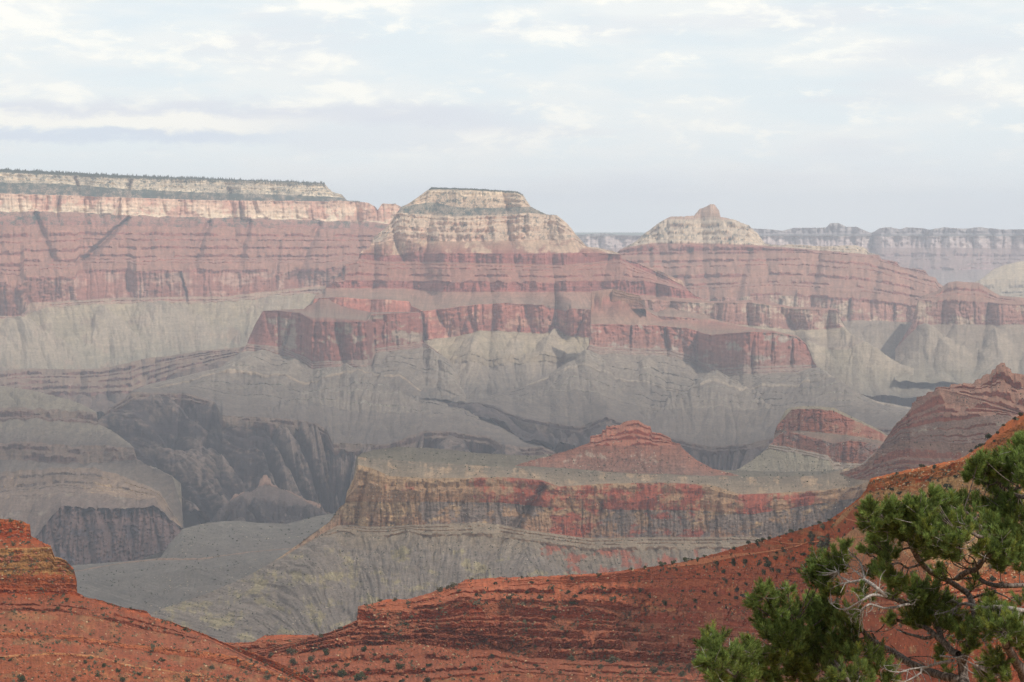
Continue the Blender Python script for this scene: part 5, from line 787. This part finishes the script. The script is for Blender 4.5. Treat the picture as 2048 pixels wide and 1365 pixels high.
LIMBS = [  # (kind, [branches: (start radius px, end radius px, 'px,py ...')])
 ('trunk', [(15, 8.5, '1985,1700 1975,1560 1945,1440 1928,1365 1925,1330 1918,1310'), (14, 8, '1990,1640 2030,1530 2066,1420 2047,1350 2031,1324 2013,1291'), (8, 2.5, '2013,1291 2002,1268 1990,1250 1984,1236')]),
 ('limb', [(8.5, 3, '1918,1310 1904,1303 1887,1285 1867,1268 1850,1255 1819,1248 1795,1241'), (4, 2, '1870,1272 1850,1277 1835,1273 1815,1268 1795,1260'), (3, 1.5, '1887,1285 1893,1275 1900,1268')]),
 ('limb', [(7, 5.5, '1925,1330 1940,1280 1950,1245 1945,1209 1938,1191 1919,1176 1895,1161'), (5.5, 5, '1895,1161 1878,1153 1861,1144 1843,1127 1832,1111 1824,1094 1818,1082'), (2.2, 1.2, '1818,1082 1808,1081 1800,1079 1798,1065 1790,1050 1786,1040'), (1.8, 1, '1818,1082 1822,1070 1824,1062'),
           (2.4, 1.4, '1822,1096 1808,1098 1797,1104 1780,1103 1750,1101'), (2.6, 1.6, '1840,1130 1826,1134 1814,1136 1800,1127 1783,1128 1765,1124 1745,1112'), (2, 1, '1832,1104 1850,1103 1870,1101 1898,1101'), (2.2, 1.2, '1829,1096 1834,1085 1835,1074'), (2.4, 1.4, '1946,1196 1965,1190 1985,1184 2000,1188 2015,1195'), (1.6, .9, '1938,1192 1943,1180 1955,1172 1968,1168')]),
 ('limb', [(5.5, 4.6, '1887,1285 1868,1240 1850,1222 1840,1216 1817,1209 1791,1199 1771,1193')]),
 ('dead_branch', [(4.4, 3.4, '1771,1193 1758,1181 1745,1170 1729,1160'), (3.4, 1.4, '1729,1160 1713,1163 1699,1165 1688,1168 1679,1167'), (2.6, 1.4, '1729,1160 1727,1145 1721,1126 1714,1117 1708,1111 1699,1105'), (1.6, .8, '1726,1155 1712,1144 1703,1137 1695,1132'), (2, .8, '1699,1164 1688,1157 1679,1152 1676,1144'), (1, .6, '1712,1144 1722,1136 1726,1131'),
           (1.2, .6, '1690,1168 1686,1176 1681,1186'), (3.4, 1.8, '1771,1193 1757,1191 1742,1191 1730,1198 1718,1205 1698,1217 1688,1221'), (1.4, .8, '1698,1217 1685,1219 1674,1217 1664,1209'), (3, 2, '1817,1209 1804,1211 1791,1215 1769,1217 1758,1214 1748,1211 1740,1209 1732,1213 1728,1217 1723,1228 1719,1245'), (1.4, .7, '1726,1222 1712,1219 1700,1219 1690,1222'), (1.3, .6, '1746,1212 1741,1222 1732,1227'), (1, .5, '1758,1181 1760,1160 1765,1148 1772,1140'), (.9, .5, '1716,1207 1717,1213'), (2, 1, '1823,1210 1830,1204 1832,1198'), (1.2, .6, '1721,1126 1718,1121 1706,1121 1697,1117')]),
 ('dead_branch', [(5, 4.5, '2120,1240 2085,1230 2048,1222 2033,1220 2002,1215 1975,1216 1955,1215'), (4, 1.2, '1955,1215 1934,1208 1919,1210 1907,1219 1887,1226 1868,1230'), (2, 1, '1919,1210 1911,1203 1905,1200'), (1.6, .8, '1907,1219 1904,1231 1895,1236'), (1.6, .8, '1950,1217 1938,1224 1928,1229 1910,1231')]),
 ('limb', [(5.5, 4.4, '2120,1180 2085,1174 2048,1171 2017,1172 1991,1171 1970,1165 1958,1157'), (3, 1.2, '1958,1157 1932,1157 1905,1159 1892,1156 1883,1145'), (2.6, 1.2, '1958,1157 1954,1138 1949,1120 1937,1111'), (1.3, .7, '1905,1159 1898,1148 1885,1133'), (1.8, 1, '1958,1157 1945,1150 1936,1143'), (1.1, .6, '1892,1156 1896,1170 1894,1182 1899,1193')]),
 ('limb', [(6.5, 4, '1915,1157 1934,1144 1952,1139 1966,1122 1976,1112 1987,1105'), (1.6, .8, '1940,1139 1932,1136 1916,1127 1903,1119 1897,1106'), (1.6, .8, '1942,1137 1926,1137 1912,1131 1903,1122 1905,1111'), (2.2, 1.4, '1952,1127 1940,1127 1932,1122 1922,1106 1918,1096 1905,1091'), (1.3, .7, '1968,1121 1966,1110 1964,1104'), (2, 1.2, '1987,1105 2000,1104 2012,1105')]),
 ('limb', [(5.5, 4.5, '2110,1120 2060,1095 2030,1084 2011,1078 1995,1074 1971,1074'), (4.2, 2.4, '1971,1074 1956,1073 1942,1065 1925,1057 1908,1056'), (2.2, 1.4, '1925,1058 1912,1067 1904,1072'), (3, 2, '1973,1074 1963,1055 1952,1041 1936,1027 1928,1018'), (1.8, 1, '1950,1040 1956,1030 1966,1026'), (1.2, .7, '1950,1074 1944,1081 1938,1085')]),
 ('limb', [(5, 4, '2110,1010 2080,1002 2048,995 2028,989 2020,981 2012,971'), (3.6, 2.2, '2012,971 2001,964 1986,952 1978,944'), (2, 1.2, '2011,970 2010,950 2009,942 1998,939'), (1.6, 1, '2024,982 2034,978 2044,976 2052,970')]),
 ('dead_branch', [(3.6, 2.2, '1905,1322 1887,1325 1870,1329 1856,1334 1841,1336'), (2.2, .8, '1841,1336 1820,1339 1797,1345 1775,1341 1768,1332'), (2.4, 1.2, '1841,1336 1841,1346 1822,1358 1805,1366'), (1.3, .6, '1845,1339 1858,1350 1863,1364'), (1, .5, '1816,1342 1814,1352 1813,1360'), (1.2, .6, '1842,1347 1848,1356 1852,1366'), (2.4, .8, '1880,1312 1895,1314 1915,1316 1929,1319 1940,1326 1952,1331'), (1.4, .6, '1917,1315 1930,1312 1941,1316 1950,1325'), (1.1, .5, '1897,1318 1910,1325 1922,1327')]),
 ('limb', [(9.5, 7, '1920,1362 1905,1356 1887,1353 1853,1341 1828,1331 1810,1321 1795,1311'), (7, 4.5, '1795,1311 1782,1302 1768,1295 1742,1280 1725,1261'), (3.4, 2, '1762,1297 1748,1298 1738,1297 1728,1294'), (2.2, 1, '1733,1272 1727,1277 1712,1278 1700,1285'), (3.4, 2, '1757,1290 1750,1278 1744,1268'), (1.5, .7, '1770,1306 1793,1303 1815,1316 1832,1319 1850,1330'), (1.4, .6, '1793,1303 1788,1296 1780,1290'), (1.3, .6, '1818,1315 1840,1313 1860,1314'), (1.2, .5, '1725,1262 1745,1264 1775,1262 1795,1250')]),
 ('limb', [(4.5, 3.5, '1800,1420 1740,1395 1699,1365 1687,1346 1670,1323'), (2.6, 1.4, '1690,1352 1660,1325 1636,1316 1617,1304 1604,1283 1586,1253'), (1, .6, '1617,1306 1610,1307 1602,1308'), (2, 1, '1699,1366 1680,1362 1661,1359')]),
 ('limb', [(4, 2.4, '1740,1395 1640,1380 1540,1372 1470,1352 1445,1333'), (2.4, 1.2, '1445,1333 1435,1321 1427,1310'), (1.6, .9, '1540,1372 1520,1350 1500,1330'), (1.2, .7, '1445,1333 1430,1336 1412,1334')]),
]
BLOBS = '''1420,1280,20 1443,1277,10 1425,1300,19 1402,1332,17 1430,1335,26 1460,1315,28 1490,1308,24 1500,1335,34 1470,1355,34 1540,1352,38 1530,1312,18 1512,1310,14
1503,1208,13 1530,1196,26 1575,1178,12 1576,1196,13 1545,1222,33 1570,1240,33 1600,1227,24 1630,1215,26 1626,1203,9 1660,1227,28 1690,1238,26 1545,1270,22 1570,1290,34 1610,1270,36 1640,1255,28 1600,1315,36 1650,1310,28 1672,1300,28 1640,1342,34 1590,1350,34 1680,1355,28 1700,1272,22 1720,1312,26 1760,1332,30 1720,1352,24 1742,1302,18
1640,1127,24 1665,1122,23 1650,1150,28 1630,1147,16 1680,1140,17 1660,1175,20 1640,1166,16 1655,1192,14 1692,1087,9 1693,1100,7
1740,1022,16 1755,1037,26 1780,1030,23 1726,1056,8 1770,1056,24 1800,1042,28 1812,1012,17 1735,1040,14 1775,1050,24 1860,1000,20 1880,1012,20 1895,1002,16 1922,1006,16 1950,1012,16 1840,1012,18 1830,1045,26 1850,1040,26 1880,1042,26 1908,1045,22 1850,1070,26 1820,1065,24 1880,1075,26 1790,1066,24 1755,1085,17 1765,1100,18 1733,1104,14 1775,1116,16 1900,1090,22 1929,1078,15 1880,1105,20 1900,1110,18 1849,1118,11 1850,1096,20
1955,927,18 1945,947,16 1965,942,20 1960,960,14 1990,917,16 1985,937,18 2005,932,18 1985,975,18 1995,987,14 2025,917,23 2045,902,26 2030,940,28 2045,930,28 2020,957,16 2045,962,18 2040,892,16 2010,1000,16 1995,1002,14 2030,1010,20
1985,1027,23 2010,1032,28 2035,1032,28 1980,1056,26 2010,1062,28 2040,1066,28 1975,1045,18 2030,1092,26 2000,1087,20 1972,1090,16 1975,1106,18 2010,1112,22 2035,1116,20 1957,1105,13 2000,1122,16
1945,1149,11 1946,1172,11 1872,1151,16 1830,1182,26 1845,1192,26 1830,1207,23 1860,1187,18 1805,1161,14 1880,1206,18 1900,1206,15 1852,1212,18 1780,1150,18 1760,1140,15 1745,1145,12 1785,1176,18 1725,1180,14 1735,1196,12
1970,1202,13 1990,1206,16 1975,1226,18 1995,1236,22 2020,1237,18 1970,1252,24 1990,1262,24 2015,1266,25 2035,1256,20 2042,1200,11 1960,1237,15 1925,1237,15 1920,1252,17 1900,1242,17 1880,1237,20 1850,1242,15 1830,1237,18 1815,1232,15 1870,1252,13 1935,1266,17 1915,1282,13 1940,1286,15 2030,1282,18 2045,1292,18 1776,1237,11 1781,1251,12 1990,1332,20 1965,1332,14 2000,1352,20 1960,1352,16 1895,1342,12 1880,1312,10 1890,1302,9 2015,1352,11 1985,1312,14
2080,900,30 2075,960,30 2085,1040,32 2080,1100,30 2080,1260,28 2100,1180,26'''
def needle_tuft(g, c, ax, L, n):
    """bottle-brush shoot: needles set along an axis, leaning forward"""
    t = g.random(n); base = c + ax * (t[:, None] - .35) * L
    r = g.normal(size=(n, 3)); r -= (r @ ax)[:, None] * ax; r /= np.linalg.norm(r, axis=1)[:, None] + 1e-9
    lean = (.35 + .5 * (1 - t))[:, None]; d = ax * (1 - lean * .55) + r * lean; d /= np.linalg.norm(d, axis=1)[:, None]
    ln = (.030 + .016 * g.random(n))[:, None]; w_ = np.cross(d, g.normal(size=(n, 3))); w_ /= np.linalg.norm(w_, axis=1)[:, None] + 1e-9; w_ *= .0019
    tip = base + d * ln; V = np.stack([base - w_, base + w_, tip + w_ * .45, tip - w_ * .45], 1).reshape(-1, 3)
    k = (.55 + .8 * g.random()) * (.5 + 1.0 * g.random(n)); hue = g.random(n) * .35 + (.25 if g.random() < .12 else 0)
    T = np.stack([k * (.95 + 1.1 * hue), k * (1 + .25 * hue), k * (.95 - .5 * hue)], 1)
    return V, np.arange(4 * n).reshape(-1, 4), np.repeat(T, 4, 0)
def pine():
    g = np.random.default_rng(21)
    root = bpy.data.objects.new('pine_tree', None); link(root); base = np.array(world(1985, 1720, 20.3)); root.location = base
    tag(root, 'green pine with grey bare branches in the near right corner', 'tree')
    par = []; pts = []
    for li, (kind, brs) in enumerate(LIMBS):
        a = Acc()
        for r0, r1, txt in brs:
            P = [tuple(float(v) for v in q.split(',')) for q in txt.split()]; w3 = [tp(*q, -.22 if kind == 'dead_branch' else 0.) - base for q in P]
            V, Q, C = tube(w3, [(r0 + (r1 - r0) * i / (len(P) - 1)) * PXM for i in range(len(P))], 8 if r0 > 3 else 5); a.add(V, Q)
            for c in C: pts.append((c, li))
            if kind != 'trunk' and r0 > 1.5:                       # short dead twigs
                for _ in range(int(len(P) * (2.2 if kind == 'dead_branch' else 1.2))):
                    c = C[g.integers(len(C))]; d = g.normal(size=3) * np.array([1, .7, .8]); d /= np.linalg.norm(d); L = .04 + .10 * g.random()
                    V, Q, _c = tube([c, c + d * L * .5 + np.array([0, 0, .012]), c + d * L + g.normal(size=3) * .018], [.0026, .0019, .0009], 4); a.add(V, Q)
        par.append((a, kind))
    pc = np.array([p for p, _ in pts]); pl = np.array([l for _, l in pts])
    dead = next(a for a, k_ in par if k_ == 'dead_branch')
    fol = {}; tw = {}; allb = []
    for q in BLOBS.split():
        px, py, r = (float(v) for v in q.split(',')); allb.append((px, py, r * 1.08))
        if r > 14:
            for _ in range(2):
                a_ = g.random() * 6.28; allb.append((px + 1.0 * r * math.cos(a_), py + .8 * r * math.sin(a_) + 2, r * (.45 + .25 * g.random())))
    for px, py, r in allb:
        c0 = tp(px, py) - base; R = r * PXM
        d2 = ((pc - c0) ** 2).sum(1) + np.where(pl == 0, .5, 0); j = int(np.argmin(d2)); li = pl[j]
        f = fol.setdefault(li, Acc()); t_ = par[li][0]
        start = pc[j]; mid = (start + c0) / 2 + np.array([0, 0, -.02]); V, Q, _ = tube([start, mid, c0], [.006, .0045, .003], 5); t_.add(V, Q)
        for i in range(max(5, int((r / 5.9) ** 2))):
            o = g.normal(size=3); o /= np.linalg.norm(o); o *= (g.random() ** .45) * R * .92; o[1] *= 1.5
            c = c0 + o; ax = o / (np.linalg.norm(o) + 1e-9) * .6 + np.array([g.normal() * .3 - .1, g.normal() * .3 - .1, .75]); ax /= np.linalg.norm(ax)
            L = .05 + .045 * g.random(); V, Q, T = needle_tuft(g, c, ax, L, int(75 + 50 * g.random())); f.add(V, Q, T)
            V, Q, _ = tube([c0 + o * .25, c + ax * L * .55], [.0022, .0012], 4); t_.add(V, Q)
        if r > 12:                                                             # bare grey twiglets poking out of the crown
            for _ in range(2):
                d = g.normal(size=3) * np.array([1, .8, .7]); d /= np.linalg.norm(d); L = R * (1.0 + .9 * g.random()); b_ = c0 + np.array([0, -.02, 0])
                V, Q, _ = tube([c0, b_ + d * L * .5 + g.normal(size=3) * .02, b_ + d * L + np.array([0, -.03, .02]) + g.normal(size=3) * .02], [.0034, .0026, .0012], 4); dead.add(V, Q)
    for li, (a, kind) in enumerate(par):
        o = a.obj(kind, DEAD if kind == 'dead_branch' else BARK, root)
        if li in fol: fol[li].obj('foliage', NEEDLE, o)
pine()
# ------------------------------------------------------------------ haze
def haze():
    m, t = mat_new('haze_air')
    v = N(t, 'ShaderNodeVolumePrincipled'); v.inputs['Color'].default_value = (0.81, 0.88, 1.0, 1); v.inputs['Density'].default_value = 3.1e-5
    v.inputs['Anisotropy'].default_value = 0.0; v.inputs['Density Attribute'].default_value = ''
    try: v.inputs['Color Attribute'].default_value = ''; v.inputs['Temperature Attribute'].default_value = ''
    except Exception: pass
    o = N(t, 'ShaderNodeOutputMaterial'); t.links.new(v.outputs[0], o.inputs['Volume'])
    m.cycles.homogeneous_volume = True
    x, y0, y1, z0, z1 = 41000., -4000., 45000., 699., 2720.
    V = np.array([(a, b, c) for c in (z0, z1) for b in (y0, y1) for a in (-x, x)])
    Q = np.array([[0, 2, 3, 1], [4, 5, 7, 6], [0, 1, 5, 4], [2, 6, 7, 3], [0, 4, 6, 2], [1, 3, 7, 5]])
    o = link(mesh_np('haze', V, Q, m)); tag(o, kind='stuff', label='pale blue haze filling the canyon', cat='haze')
haze()
